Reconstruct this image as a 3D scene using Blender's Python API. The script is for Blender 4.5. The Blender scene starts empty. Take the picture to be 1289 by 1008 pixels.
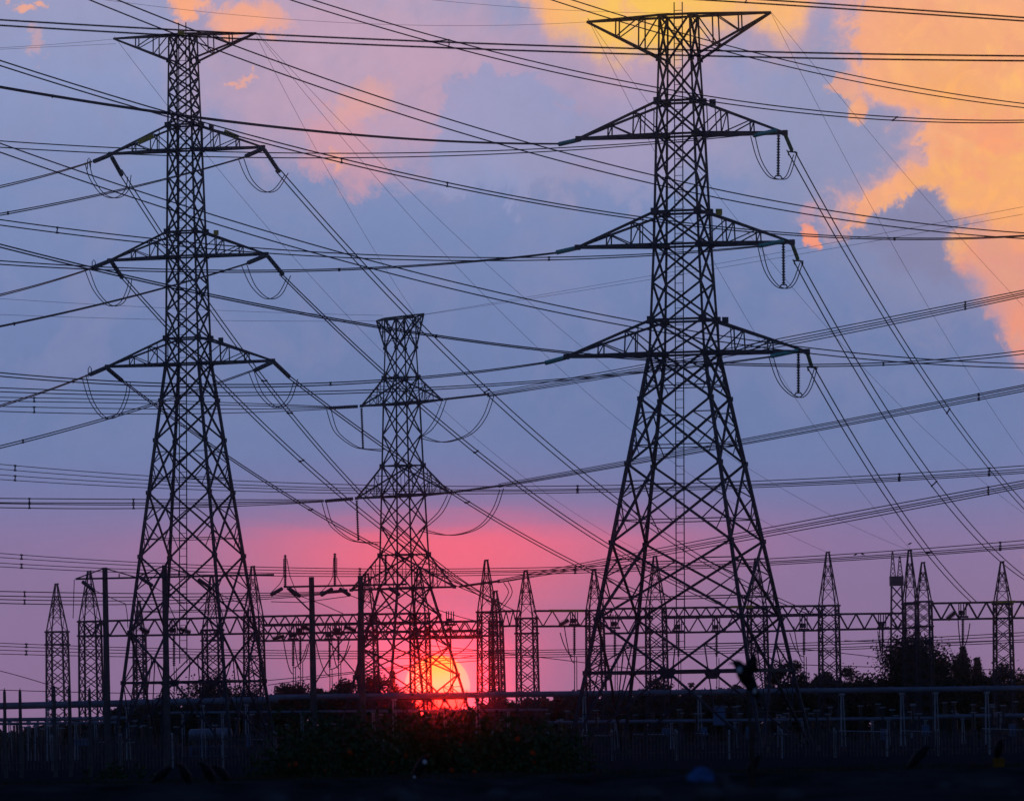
import bpy, math, random
from mathutils import Vector, Matrix
random.seed(11)
C = bpy.context.scene
COL = C.collection
K = 1.1054e-4            # radians per unit of the angular grid used for surveying
H = 2.0                  # eye height
R = math.radians(1.0)    # the camera is held one degree out of level
CR, SR = math.cos(R), math.sin(R)
HX, HY = 644.5, 915.0    # survey grid point that lies straight ahead on the horizon

def P(x, y, D):
    dx, dy = (x - HX) * K, (HY - y) * K
    return Vector(((dx * CR + dy * SR) * D, D, H + (-dx * SR + dy * CR) * D))
def zat(X0, D, y):
    dy = (HY - y) * K
    dx = (X0 / D - dy * SR) / CR
    return H + D * (-dx * SR + dy * CR)

# ------------------------------------------------------------------ materials
def lin(c):
    return tuple(((v / 255) / 12.92 if v <= 10.31 else ((v / 255 + 0.055) / 1.055) ** 2.4) for v in c)
def mat(name, col, rough=0.7, metal=0.0, var=0.25, scale=3.0, bump=0.0, spec=0.15):
    m = bpy.data.materials.new(name); m.use_nodes = True
    nt = m.node_tree; b = nt.nodes['Principled BSDF']
    tc = nt.nodes.new('ShaderNodeTexCoord'); n = nt.nodes.new('ShaderNodeTexNoise')
    n.inputs['Scale'].default_value = scale; n.inputs['Detail'].default_value = 5
    nt.links.new(tc.outputs['Object'], n.inputs['Vector'])
    r = nt.nodes.new('ShaderNodeValToRGB')
    r.color_ramp.elements[0].position = 0.3; r.color_ramp.elements[1].position = 0.7
    r.color_ramp.elements[0].color = tuple(v * (1 - var) for v in col) + (1,)
    r.color_ramp.elements[1].color = tuple(min(1, v * (1 + var)) for v in col) + (1,)
    nt.links.new(n.outputs['Fac'], r.inputs['Fac']); nt.links.new(r.outputs['Color'], b.inputs['Base Color'])
    b.inputs['Roughness'].default_value = rough; b.inputs['Metallic'].default_value = metal
    b.inputs['Specular IOR Level'].default_value = spec
    if bump:
        bp = nt.nodes.new('ShaderNodeBump'); bp.inputs['Strength'].default_value = bump
        nt.links.new(n.outputs['Fac'], bp.inputs['Height']); nt.links.new(bp.outputs['Normal'], b.inputs['Normal'])
    return m
OCHRE = mat('weathered ochre block', (.22, .10, .01), .8, 0, .3, 6)
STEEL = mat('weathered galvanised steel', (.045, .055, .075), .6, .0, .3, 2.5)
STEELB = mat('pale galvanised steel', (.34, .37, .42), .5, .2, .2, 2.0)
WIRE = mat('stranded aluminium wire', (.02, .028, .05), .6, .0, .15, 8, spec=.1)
GLASSI = mat('teal glass insulator', (.08, .62, .48), .25, 0, .2, 6, spec=.5)
GREENI = mat('olive green insulator', (.24, .42, .07), .3, 0, .2, 6, spec=.5)
PORC = mat('dark glazed insulator', (.03, .04, .05), .3, 0, .2, 6, spec=.5)
CONC = mat('cast concrete', (.10, .10, .10), .9, 0, .25, 2.0, .2)
YELLOW = mat('yellow painted plate', (.75, .48, .03), .5, 0, .2, 3)
PIPE = mat('grey painted pipe', (.17, .20, .25), .45, 0, .2, 1.2)
CABINET = mat('blue grey painted cabinet', (.10, .18, .32), .5, 0, .15, 2)
PICKET = mat('grey brown palisade steel', (.12, .095, .095), .6, 0, .35, 3)
EARTH = mat('dark damp soil', (.045, .042, .04), 1, 0, .6, 1.2, .8, spec=0)
GRASSM = mat('dry grass blades', (.05, .05, .025), .9, 0, .4, 6, spec=0)
LEAF = mat('dark green leaves', (.04, .065, .04), .7, 0, .45, 3.0)
LEAFB = mat('shrub leaves', (.05, .08, .026), .7, 0, .5, 9)
BARK = mat('bark', (.05, .04, .035), .9, 0, .3, 4, .4)
FLOWER = mat('orange petals', (.5, .07, .01), .6, 0, .3, 8)
FEATHER = mat('black feathers', (.012, .012, .014), .6, 0, .3, 20)
WHITEF = mat('white feathers', (.7, .7, .72), .7, 0, .1, 20)
BEAKM = mat('dark horn', (.02, .02, .02), .4, 0, .2, 20)
STONE = mat('broken grey stone', (.07, .068, .07), .9, 0, .4, 8, .5)
PLASTIC = mat('blue plastic film', (.05, .17, .42), .35, 0, .15, 6)
STRAW = mat('dry brown stalk', (.06, .045, .03), .9, 0, .3, 6)

# ------------------------------------------------------------------ mesh builder
class MB:
    def __init__(self): self.v = []; self.f = []
    def bar(self, p, q, w, w2=None):
        p, q = Vector(p), Vector(q); d = q - p
        if d.length < 1e-6: return
        d.normalize(); up = Vector((0, 0, 1)) if abs(d.z) < .9 else Vector((1, 0, 0))
        a = d.cross(up).normalized(); b = a.cross(d).normalized(); n = len(self.v)
        for pt, ww in ((p, w), (q, w2 or w)):
            for s, t in ((-1, -1), (1, -1), (1, 1), (-1, 1)):
                self.v.append(pt + a * (s * ww / 2) + b * (t * ww / 2))
        for i in range(4):
            j = (i + 1) % 4; self.f.append((n + i, n + j, n + 4 + j, n + 4 + i))
        self.f.append((n + 3, n + 2, n + 1, n)); self.f.append((n + 4, n + 5, n + 6, n + 7))
    def poly(self, pts, w):
        for a, b in zip(pts, pts[1:]): self.bar(a, b, w)
    def tube(self, pts, r, n=5, caps=True):
        pts = [Vector(p) for p in pts]; rs = r if isinstance(r, (list, tuple)) else [r] * len(pts)
        base = len(self.v); up = None
        for i, p in enumerate(pts):
            d = (pts[min(i + 1, len(pts) - 1)] - pts[max(i - 1, 0)]).normalized()
            if up is None:
                up = Vector((0, 0, 1)) if abs(d.z) < .9 else Vector((1, 0, 0))
            a = d.cross(up).normalized(); b = a.cross(d).normalized(); up = b
            for k in range(n):
                t = 2 * math.pi * k / n
                self.v.append(p + (a * math.cos(t) + b * math.sin(t)) * rs[i])
        for i in range(len(pts) - 1):
            for k in range(n):
                m = (k + 1) % n
                self.f.append((base + i * n + k, base + i * n + m, base + (i + 1) * n + m, base + (i + 1) * n + k))
        if caps:
            self.f.append(tuple(base + k for k in reversed(range(n))))
            self.f.append(tuple(base + (len(pts) - 1) * n + k for k in range(n)))
    def box(self, c, sx, sy, sz, rot=0):
        c = Vector(c); n = len(self.v); ca, sa = math.cos(rot), math.sin(rot)
        for z in (-1, 1):
            for x, y in ((-1, -1), (1, -1), (1, 1), (-1, 1)):
                X, Y = x * sx / 2, y * sy / 2
                self.v.append(c + Vector((X * ca - Y * sa, X * sa + Y * ca, z * sz / 2)))
        for f in ((3, 2, 1, 0), (4, 5, 6, 7), (0, 1, 5, 4), (1, 2, 6, 5), (2, 3, 7, 6), (3, 0, 4, 7)):
            self.f.append(tuple(n + i for i in f))
    def plate(self, pts, nrm, t):
        nrm = Vector(nrm).normalized() * (t / 2); n = len(self.v); m = len(pts)
        for s in (-1, 1):
            for p in pts: self.v.append(Vector(p) + nrm * s)
        self.f.append(tuple(n + i for i in reversed(range(m)))); self.f.append(tuple(n + m + i for i in range(m)))
        for i in range(m):
            j = (i + 1) % m; self.f.append((n + i, n + j, n + m + j, n + m + i))
    def sheds(self, p, q, r, n):
        p, q = Vector(p), Vector(q); pts = [p]; rs = [r * .35]
        for i in range(n):
            for u, k in ((.06, .5), (.12, 1.0), (.5, .85), (.58, .5)):
                pts.append(p.lerp(q, (i + u + .15) / n if n else 0)); rs.append(r * k)
        pts.append(q); rs.append(r * .35)
        self.tube(pts, rs, 8)
    def leaf(self, c, s, n=None):
        a = Vector((random.gauss(0, 1), random.gauss(0, 1), random.gauss(0, 1))).normalized()
        b = a.orthogonal().normalized(); b.rotate(Matrix.Rotation(random.uniform(0, 6.28), 3, a)); d = a.cross(b)
        k = len(self.v); l = s * random.uniform(.7, 1.3); w = l * random.uniform(.45, .7)
        self.v += [c - b * l / 2, c + d * w / 2 - b * l * .05, c + b * l / 2, c - d * w / 2 - b * l * .05]
        self.f.append((k, k + 1, k + 2, k + 3))
    def rock(self, c, sx, sy, sz):
        k = len(self.v); n, m = 7, 4; c = Vector(c)
        for i in range(1, m):
            for j in range(n):
                ph = math.pi * i / m; th = 2 * math.pi * j / n; q = random.uniform(.75, 1.15)
                self.v.append(c + Vector((sx * math.sin(ph) * math.cos(th), sy * math.sin(ph) * math.sin(th), sz * math.cos(ph))) * q)
        t = len(self.v); self.v += [c + Vector((0, 0, sz)), c - Vector((0, 0, sz))]
        for i in range(m - 2):
            for j in range(n):
                l = (j + 1) % n; self.f.append((k + i * n + j, k + (i + 1) * n + j, k + (i + 1) * n + l, k + i * n + l))
        for j in range(n):
            l = (j + 1) % n
            self.f.append((t, k + j, k + l)); self.f.append((t + 1, k + (m - 2) * n + l, k + (m - 2) * n + j))
    def build(self, name, m, parent=None, world=False, smooth=False):
        me = bpy.data.meshes.new(name)
        off = parent.location if (parent is not None and world) else Vector((0, 0, 0))
        if parent is not None and world and parent.parent is not None: off = off + parent.parent.location
        me.from_pydata([tuple(Vector(p) - off) for p in self.v], [], self.f); me.update()
        me.materials.append(m)
        if smooth:
            for p in me.polygons: p.use_smooth = True
        o = bpy.data.objects.new(name, me); COL.objects.link(o)
        if parent is not None: o.parent = parent
        return o
def centred(mb, name, m):
    """a thing that is one mesh, with its origin at the middle of its foot"""
    xs = [p[0] for p in mb.v]; ys = [p[1] for p in mb.v]; z = min(p[2] for p in mb.v)
    c = Vector(((min(xs) + max(xs)) / 2, (min(ys) + max(ys)) / 2, z))
    mb.v = [Vector(p) - c for p in mb.v]
    o = mb.build(name, m); o.location = c
    return o
def tag(o, label, cat, group=None):
    o['label'] = label; o['category'] = cat
    if group: o['group'] = group
    return o
def thing(name, label, cat, loc=(0, 0, 0), rz=0, group=None):
    o = bpy.data.objects.new(name, None); COL.objects.link(o)
    o.location = loc; o.rotation_euler = (0, 0, rz); o.empty_display_size = .2
    return tag(o, label, cat, group)
def struct(o, kind='structure'):
    o['kind'] = kind; return o
def dup(root, loc, rz, label, group=None):
    r = root.copy(); COL.objects.link(r); r.location = loc; r.rotation_euler = (0, 0, rz); r['label'] = label
    if group: r['group'] = group
    for ch in list(root.children):
        c = ch.copy(); COL.objects.link(c); c.parent = r
        for g in list(ch.children):
            d = g.copy(); COL.objects.link(d); d.parent = c
    return r

# ------------------------------------------------------------------ lattice pylons
def make_tower(name, label, cx, yb, D, th, upper, lower, hs, arms, toparm, lw, bw, ladder=True, group='lattice pylons'):
    """upper / lower: grid rows of the panel nodes; hs: (row, half width in metres); arms: (row top, row foot, tip left, tip right)"""
    base = P(cx, yb, D); X0 = base.x; s = K * D
    root = thing(name, label, 'pylon', (X0, D, 0), -th, group)
    zz = lambda y: max(0, zat(X0, D, y))
    def hw(y):
        for (y0, h0), (y1, h1) in zip(hs, hs[1:]):
            if y0 <= y <= y1: return h0 + (h1 - h0) * (y - y0) / (y1 - y0)
        return hs[-1][1] if y > hs[-1][0] else hs[0][1]
    nodes = sorted(set(upper + lower)); waist = lower[0]
    cor = [(-1, -1), (1, -1), (1, 1), (-1, 1)]
    pt = lambda c, y: Vector((c[0] * hw(y), c[1] * hw(y), zz(y)))
    for c in cor:
        g = MB()
        for y0, y1 in zip(nodes, nodes[1:]):
            g.bar(pt(c, y0), pt(c, y1), lw * (.62 if y1 <= waist else 1) * (.8 if y0 < upper[len(upper) // 3] else 1))
        g.box(pt(c, nodes[-1]) + Vector((0, 0, .2)), .9, .9, .5)
        for y in lower[:-1]:
            g.box(pt(c, y), lw * 1.7, lw * 1.7, .3)
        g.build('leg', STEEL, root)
    for i in range(4):
        a, b = cor[i], cor[(i + 1) % 4]; g = MB()
        for y0, y1 in zip(upper, upper[1:]):
            g.bar(pt(a, y0), pt(b, y1), bw * .85); g.bar(pt(b, y0), pt(a, y1), bw * .85)
        for ar in arms:
            for y in ar[:2]: g.bar(pt(a, y), pt(b, y), bw)
        g.bar(pt(a, upper[0]), pt(b, upper[0]), bw)
        for y0, y1 in zip(lower[:-3], lower[1:-2]):
            A0, B0, A1, B1 = pt(a, y0), pt(b, y0), pt(a, y1), pt(b, y1)
            g.bar(A0, B1, bw); g.bar(B0, A1, bw)
            w0, w1 = hw(y0), hw(y1); t = w0 / (w0 + w1)
            if y1 - y0 > 50:
                X = A0.lerp(B1, t)
                for L0, L1, E0, E1 in ((A0, A1, A0, A1), (B0, B1, B0, B1)):
                    lx = L0.lerp(L1, t); q0 = L0.lerp(X, .5); q1 = L1.lerp(X, .5)
                    g.bar(L0.lerp(L1, t * .5), q0, bw * .5); g.bar(lx, q0, bw * .55)
                    g.bar(lx, q1, bw * .55); g.bar(L0.lerp(L1, t + (1 - t) * .5), q1, bw * .5)
                    g.bar(L0.lerp(L1, t + (1 - t) * .25), L1.lerp(X, .25), bw * .4)
                g.bar(A1.lerp(X, .5), B1.lerp(X, .5), bw * .45)
        y0, y1, y2 = lower[-3], lower[-2], lower[-1]
        A, B = pt(a, y0), pt(b, y0); A1, B1 = pt(a, y1), pt(b, y1); M = A1.lerp(B1, .5); F0, F1 = pt(a, y2), pt(b, y2)
        g.bar(A, M, bw); g.bar(B, M, bw); g.bar(A1, B1, bw * 1.35); g.bar(M, F0, bw); g.bar(M, F1, bw)
        for S, T, U in ((A, A1, F0), (B, B1, F1)):
            g.bar(T, S.lerp(M, .5), bw * .55); g.bar(S.lerp(T, .5), S.lerp(M, .5), bw * .5)
            g.bar(T, U.lerp(M, .5), bw * .55); g.bar(T.lerp(U, .5), U.lerp(M, .5), bw * .5)
            g.bar(T.lerp(M, .5), U.lerp(M, .5), bw * .5); g.bar(T.lerp(M, .5), S.lerp(M, .5), bw * .5)
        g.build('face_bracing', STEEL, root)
        n = Vector((b[0] + a[0], b[1] + a[1], 0)); d = (B1 - A1).normalized(); r = hw(y1) * .1
        gp = MB(); gp.plate([M + d * (u * r) + Vector((0, 0, w * r)) for u, w in ((-1, .35), (1, .35), (1.05, -.1), (.6, -.85), (-.6, -.85), (-1.05, -.1))], n, .05)
        gp.build('gusset_plate', STEEL, root)
    tips = []
    for (yt, yb_, tl, tr) in arms:
        for sgn, tp in ((-1, tl), (1, tr)):
            xc = (tp[0] - HX) * K * CR + (HY - tp[1]) * K * SR
            # distance along the arm so that it ends on the surveyed bearing
            L = (xc * D - X0) / (math.cos(th) + xc * math.sin(th))
            Dt = D - L * math.sin(th); tip = Vector((L, 0, P(tp[0], tp[1], Dt).z))
            g = MB(); hb, ht = hw(yb_), hw(yt); zb, zt = zz(yb_), zz(yt)
            bs = [Vector((sgn * hb, f * hb, zb)) for f in (-1, 1)]; ts = [Vector((sgn * ht, f * ht, zt)) for f in (-1, 1)]
            for q in bs: g.bar(q, tip, bw * 1.5)
            for q in ts: g.bar(q, tip, bw * 1.05)
            fr = (.3, .62)
            for f in fr:
                pb = [q.lerp(tip, f) for q in bs]; pu = [q.lerp(tip, f) for q in ts]
                for q, u in zip(pb, pu): g.bar(q, u, bw * .55)
                g.bar(pb[0], pb[1], bw * .6); g.bar(pu[0], pu[1], bw * .6)
                g.bar(pb[0], pu[1], bw * .4)
            for q, u in zip(bs, ts):
                g.bar(q, u.lerp(tip, fr[0]), bw * .55); g.bar(q.lerp(tip, fr[0]), u.lerp(tip, fr[1]), bw * .5)
                g.bar(q.lerp(tip, .15), u.lerp(tip, .15), bw * .4)
            g.bar(bs[0], bs[1].lerp(tip, fr[0]), bw * .5); g.bar(bs[0].lerp(tip, fr[0]), bs[1].lerp(tip, fr[1]), bw * .5)
            g.box(tip, bw * 2.2, bw * 2.2, bw * 2.4)
            for q in ts: g.box(q, lw * 2.0, lw * 2.0, lw * 2.2)
            for q in bs: g.box(q, lw * 1.6, lw * 1.6, lw * 1.6)
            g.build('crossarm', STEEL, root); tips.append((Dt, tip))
    yt, ylo, tl, tr = toparm
    for sgn, tp in ((-1, tl), (1, tr)):
        xc = (tp[0] - HX) * K * CR + (HY - tp[1]) * K * SR
        L = (xc * D - X0) / (math.cos(th) + xc * math.sin(th)); Dt = D - L * math.sin(th)
        tip = Vector((L, 0, P(tp[0], tp[1], Dt).z)); g = MB()
        us = [Vector((sgn * hw(yt), f * hw(yt), zz(yt))) for f in (-1, 1)]; ls = [Vector((sgn * hw(ylo), f * hw(ylo), zz(ylo))) for f in (-1, 1)]
        for q in us + ls: g.bar(q, tip, bw * 1.05)
        for f in (.28, .6):
            pu = [q.lerp(tip, f) for q in us]; pl = [q.lerp(tip, f) for q in ls]
            for q, u in zip(pl, pu): g.bar(q, u, bw * .55)
            g.bar(pl[0], pl[1], bw * .5); g.bar(pu[0], pu[1], bw * .5)
        for q, u in zip(us, ls):
            g.bar(q, u.lerp(tip, .28), bw * .5); g.bar(q.lerp(tip, .28), u.lerp(tip, .6), bw * .5)
        for q in ls: g.box(q, lw * 1.5, lw * 1.5, lw * 1.5)
        g.build('earth_wire_arm', STEEL, root); tips.append((Dt, tip))
    if ladder:
        g = MB(); y0, y1 = upper[0] - 8, lower[-3] + 40; z0, z1 = zz(y1), zz(upper[0]) + .8
        for dx in (-.28, .28):
            g.bar((hw(y1) * .12 + dx, -hw(y1) * .85, z0), (.25 + dx, -hw(upper[0]) * .9, z1), .06)
        n = int((z1 - z0) / .55)
        for i in range(1, n):
            t = i / n; c = Vector((hw(y1) * .12, -hw(y1) * .85, z0)).lerp(Vector((.25, -hw(upper[0]) * .9, z1)), t)
            g.bar(c - Vector((.28, 0, 0)), c + Vector((.28, 0, 0)), .04)
        g.build('ladder', STEEL, root)
    root['dd'] = D
    bpy.context.view_layer.update()
    return root, tips
def worldpart(root, mb, name, m, smooth=False):
    """a part measured in world space, hung on a turned root"""
    inv = root.matrix_world.inverted()
    mb.v = [inv @ Vector(p) for p in mb.v]
    return mb.build(name, m, root, smooth=smooth)
def string(root, a, b, D0, D1, r, m, n=14, vertical=False):
    g = MB(); g.sheds(P(a[0], a[1], D0), P(b[0], b[1], D1), r, n)
    return worldpart(root, g, 'insulator_string', m, True)
def jumper(root, pts, D0, D1, r, off=3.0):
    """two looped wires side by side under an arm"""
    n = len(pts)
    for j, (ox, oy) in enumerate(((0, 0), (off, -off * .5))):
        q = [P(x + ox * (1 - i / (n - 1) * .2), y + oy * (0 if 0 < i < n - 1 else 1), D0 + (D1 - D0) * i / (n - 1)) for i, (x, y) in enumerate(pts)]
        s = []
        for i in range(n - 1):
            p0, p1, p2, p3 = q[max(i - 1, 0)], q[i], q[i + 1], q[min(i + 2, n - 1)]
            for k in range(5):
                t = k / 5; s.append(.5 * ((2 * p1) + (p2 - p0) * t + (2 * p0 - 5 * p1 + 4 * p2 - p3) * t * t + (3 * p1 - p0 - 3 * p2 + p3) * t ** 3))
        s.append(q[-1]); g = MB(); g.tube(s, r, 5)
        worldpart(root, g, 'jumper_wire', WIRE)

DR, DL, DM = 480, 520, 640
TH_R, TH_L, TH_M = math.radians(17), math.radians(19), math.radians(60)
RT, rt = make_tower('lattice_pylon', 'tall black lattice pylon with green insulators, nearest and on the right', 870.5, 953, DR, TH_R,
    [20, 75, 128, 170, 218, 267, 308, 356, 403, 445],
    [445, 502, 584, 682, 778, 845, 955],
    [(15, 1.05), (75, 1.12), (170, 1.32), (308, 1.55), (445, 1.89), (845, 5.6), (955, 6.65)],
    [(128, 170, (728, 175), (988, 167.5)), (267, 308.5, (727, 311.5), (997, 305)), (403, 445, (713, 449), (1016, 442.5))],
    (20, 75, (739, 28), (970, 16)), .22, .15)
LT, lt = make_tower('lattice_pylon', 'slim dark lattice pylon on the left with yellow plates on its topmost arms', 246, 950, DL, TH_L,
    [44, 77, 97, 117, 138, 158, 189, 223, 258, 292, 323, 358, 392, 426, 458],
    [458, 504, 554, 620, 700, 795, 858, 950],
    [(40, .78), (77, .82), (189, .96), (323, 1.11), (458, 1.27), (858, 3.93), (950, 4.55)],
    [(158, 189, (139, 194), (331, 185.5)), (292, 323, (138, 328), (335, 320)), (426, 458, (135, 461.5), (343.5, 454))],
    (44, 77, (143, 49), (322, 42)), .19, .125)
MT, mt = make_tower('lattice_pylon', 'shorter distant lattice pylon in the middle standing before the sun', 513, 938, DM, TH_M,
    [400, 438, 475, 508, 547, 586, 624, 661, 698, 740],
    [740, 775, 815, 850, 880, 938],
    [(398, 1.02), (438, 1.02), (508, 1.19), (624, 1.42), (740, 1.68), (870, 3.67), (938, 4.7)],
    [(475, 508, (455, 511), (556, 503)), (586, 624, (449, 627), (566, 620)), (698, 740, (442, 742.5), (572, 738.5))],
    (400, 438, (474, 404), (533.5, 395)), .18, .112, ladder=False)
tl = lambda t, i: t[i][0]
# right pylon: strings, hanging posts, jumpers
for i, (a, b) in enumerate((((729, 176), (703, 182)), ((727, 312), (700, 318)), ((712, 450), (686, 457)))):
    string(RT, a, b, tl(rt, 2 * i), tl(rt, 2 * i) + 1.0, .17, GLASSI)
for i, (a, b) in enumerate((((977, 164.5), (948, 171)), ((986, 303.5), (955, 310)), ((1004, 441.5), (970, 448.5)))):
    string(RT, a, b, tl(rt, 2 * i + 1) - .4, tl(rt, 2 * i + 1) - 1.6, .16, GLASSI)
for i, (a, b) in enumerate((((988.5, 170), (997, 190)), ((997.5, 308), (1004.5, 327)), ((1016.5, 445), (1021.5, 461)))):
    string(RT, a, b, tl(rt, 2 * i + 1), tl(rt, 2 * i + 1) + 2.5, .14, GREENI, 10)
    g = MB(); d = tl(rt, 2 * i + 1) + 2.5
    g.bar(P(b[0] - 5, b[1] + 1, d), P(b[0] + 6, b[1] + 2, d), .09); g.bar(P(b[0] - 5, b[1] + 1, d), P(b[0] - 4, b[1] + 6, d), .09); g.bar(P(b[0] + 6, b[1] + 2, d), P(b[0] + 6, b[1] + 6, d), .09)
    worldpart(RT, g, 'yoke', STEEL)
for i, (a, b) in enumerate((((980, 170), (979.5, 221)), ((986, 306), (986.5, 358)), ((1005, 445), (1005, 494)))):
    d = tl(rt, 2 * i + 1) - .3
    string(RT, a, b, d, d, .13, PORC, 15)
    g = MB(); g.tube([P(b[0] - 5, b[1] + 4, d), P(b[0] - 3, b[1] + .5, d), P(b[0] + 3, b[1] + .5, d), P(b[0] + 5, b[1] + 4, d)], .05, 5)
    worldpart(RT, g, 'clamp', STEEL)
for i, pts in enumerate((((945, 172), (953, 200), (966, 221), (979, 226), (990, 221), (999, 195)), ((954, 311), (962, 340), (975, 359), (988, 363), (998, 354), (1007, 331)), ((968, 450), (978, 478), (992, 495), (1006, 500), (1017, 488), (1025, 464)))):
    jumper(RT, pts, tl(rt, 2 * i + 1) - 1.6, tl(rt, 2 * i + 1) + 2.5, .034, 5)
for i, (x, y) in enumerate(((897, 129), (905, 267), (913, 403))):
    g = MB(); g.box(P(x, y, DR - 1), .42, .12, .42, .3); worldpart(RT, g, 'marker_plate', (STEEL, YELLOW, STEEL)[i])
# left pylon
for i, (a, b) in enumerate((((138, 195.5), (118, 203.5)), ((137, 329), (117, 337)), ((133, 463), (113, 471.5)))):
    string(LT, a, b, tl(lt, 2 * i), tl(lt, 2 * i) - 2.0, .17, PORC)
for i, (a, b) in enumerate((((141, 198.5), (153.5, 221)), ((141, 330.5), (154, 350)), ((136, 464.5), (154, 479.5)))):
    string(LT, a, b, tl(lt, 2 * i), tl(lt, 2 * i) + 2.0, .17, PORC)
for i, (a, b) in enumerate((((331, 187.5), (309, 197)), ((334, 322), (312, 331)), ((342, 456), (321, 466)))):
    string(LT, a, b, tl(lt, 2 * i + 1), tl(lt, 2 * i + 1) - 2.0, .17, PORC)
for i, (a, b) in enumerate((((333, 189), (352, 217)), ((337, 322.5), (356.5, 346)), ((345, 456), (364.5, 474.5)))):
    string(LT, a, b, tl(lt, 2 * i + 1), tl(lt, 2 * i + 1) + 2.0, .17, PORC)
LJ = (((107, 205), (113, 225), (128, 245), (145, 249), (157, 240), (161, 223)), ((107, 340), (118, 366), (135, 384), (150, 382), (159, 366), (162, 353)), ((103, 474), (113, 505), (130, 526), (147, 521), (157, 500), (160, 484)))
RJ = (((300, 200), (311, 225), (328, 241), (344, 239), (358, 221)), ((304, 334), (316, 360), (334, 376), (350, 370), (361, 350)), ((313, 468), (325, 495), (345, 513), (361, 503), (370, 480)))
for i in range(3):
    jumper(LT, LJ[i], tl(lt, 2 * i) - 2, tl(lt, 2 * i) + 2, .034, 5); jumper(LT, RJ[i], tl(lt, 2 * i + 1) - 2, tl(lt, 2 * i + 1) + 2, .034, 6)
for i, (x, y) in enumerate(((110, 199), (116, 327), (111, 461))):
    g = MB(); d = tl(lt, 2 * i) - 2
    g.tube([P(x, y + 14, d), P(x, y + 3, d), P(x + 2, y, d), P(x + 4, y + 3, d), P(x + 4, y + 12, d)], .035, 5); worldpart(LT, g, 'arcing_horn', STEEL)
for (a, b) in (((174, 179.5), (193, 171)), ((282, 166), (300, 173.5))):
    g = MB(); p, q = P(*a, DL - 1), P(*b, DL - 1); g.bar(p, q, .34); worldpart(LT, g, 'phase_plate', YELLOW)
for (x, y, m, w) in ((228, 42.5, YELLOW, .5), (266, 160, STEEL, .35), (272, 293, YELLOW, .35), (278, 428, STEEL, .35)):
    g = MB(); g.box(P(x, y, DL - 1.1), w, .12, .36, .2); worldpart(LT, g, 'marker_plate', m)
# middle pylon
ML = (((450, 511.5), (414, 513.5)), ((444, 627.5), (409, 630.5)), ((437, 743), (403, 746)))
MR = (((559, 502.5), (616, 496)), ((566, 620), (631, 611)), ((578, 738), (629, 731)))
for i in range(3):
    string(MT, *ML[i], tl(mt, 2 * i), tl(mt, 2 * i) - 2, .17, PORC, 16); string(MT, *MR[i], tl(mt, 2 * i + 1), tl(mt, 2 * i + 1) + 2, .12, PORC, 34)
    x, y = ML[i][0]
    if i < 2: string(MT, (x + 5, y + 2), (x + 7, y + 53), tl(mt, 2 * i), tl(mt, 2 * i), .13, PORC, 18)
for i, dy in enumerate((0, 117)):
    dx = -6 * i
    jumper(MT, [(411 + dx, 515 + dy), (419 + dx, 540 + dy), (431 + dx, 553 + dy), (445 + dx, 562 + dy), (457 + dx, 565 + dy), (482 + dx, 568 + dy)], tl(mt, 2 * i) - 2, DM + 2, .04, 5)
    dx = 12 * i
    jumper(MT, [(617 + dx, 500 + dy), (608 + dx, 524 + dy), (592 + dx, 544 + dy), (570 + dx, 554 + dy), (550 + dx * .6, 556 + dy), (528, 551 + dy)], tl(mt, 2 * i + 1) + 2, DM + 1, .04, 5)
    jumper(MT, [(556 + dx * .6, 506 + dy), (548 + dx * .4, 526 + dy), (538, 541 + dy), (527, 552 + dy)], tl(mt, 2 * i + 1), DM, .04, 6)
jumper(MT, [(634, 733), (640, 745), (632, 760), (622, 770), (610, 772)], tl(mt, 5) + 2, DM, .04, 5)

# ------------------------------------------------------------------ overhead lines
def fit(pts, DA, DB):
    """plan line and hanging curve (quadratic) through surveyed bearings"""
    A, B = P(*pts[0], DA), P(*pts[-1], DB); T = []; Z = []
    for x, y in pts:
        dx, dy = (x - HX) * K, (HY - y) * K; hx = dx * CR + dy * SR; v = -dx * SR + dy * CR
        t = (A.x - hx * DA) / (hx * (DB - DA) - (B.x - A.x)); d = DA + (DB - DA) * t
        T.append(t); Z.append(H + v * d)
    if len(pts) == 2: return A, B, (Z[0], Z[1] - Z[0], 0)
    n = 3; M = [[sum(t ** (i + j) for t in T) for j in range(n)] for i in range(n)]; r = [sum(z * t ** i for t, z in zip(T, Z)) for i in range(n)]
    for i in range(n):
        p = max(range(i, n), key=lambda k: abs(M[k][i])); M[i], M[p] = M[p], M[i]; r[i], r[p] = r[p], r[i]
        for k in range(i + 1, n):
            f = M[k][i] / M[i][i]; r[k] -= f * r[i]
            for j in range(i, n): M[k][j] -= f * M[i][j]
    c = [0] * n
    for i in reversed(range(n)): c[i] = (r[i] - sum(M[i][j] * c[j] for j in range(i + 1, n))) / M[i][i]
    return A, B, tuple(c)
def wpt(w, t):
    A, B, c = w; p = A.lerp(B, t); return Vector((p.x, p.y, c[0] + c[1] * t + c[2] * t * t))
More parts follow.
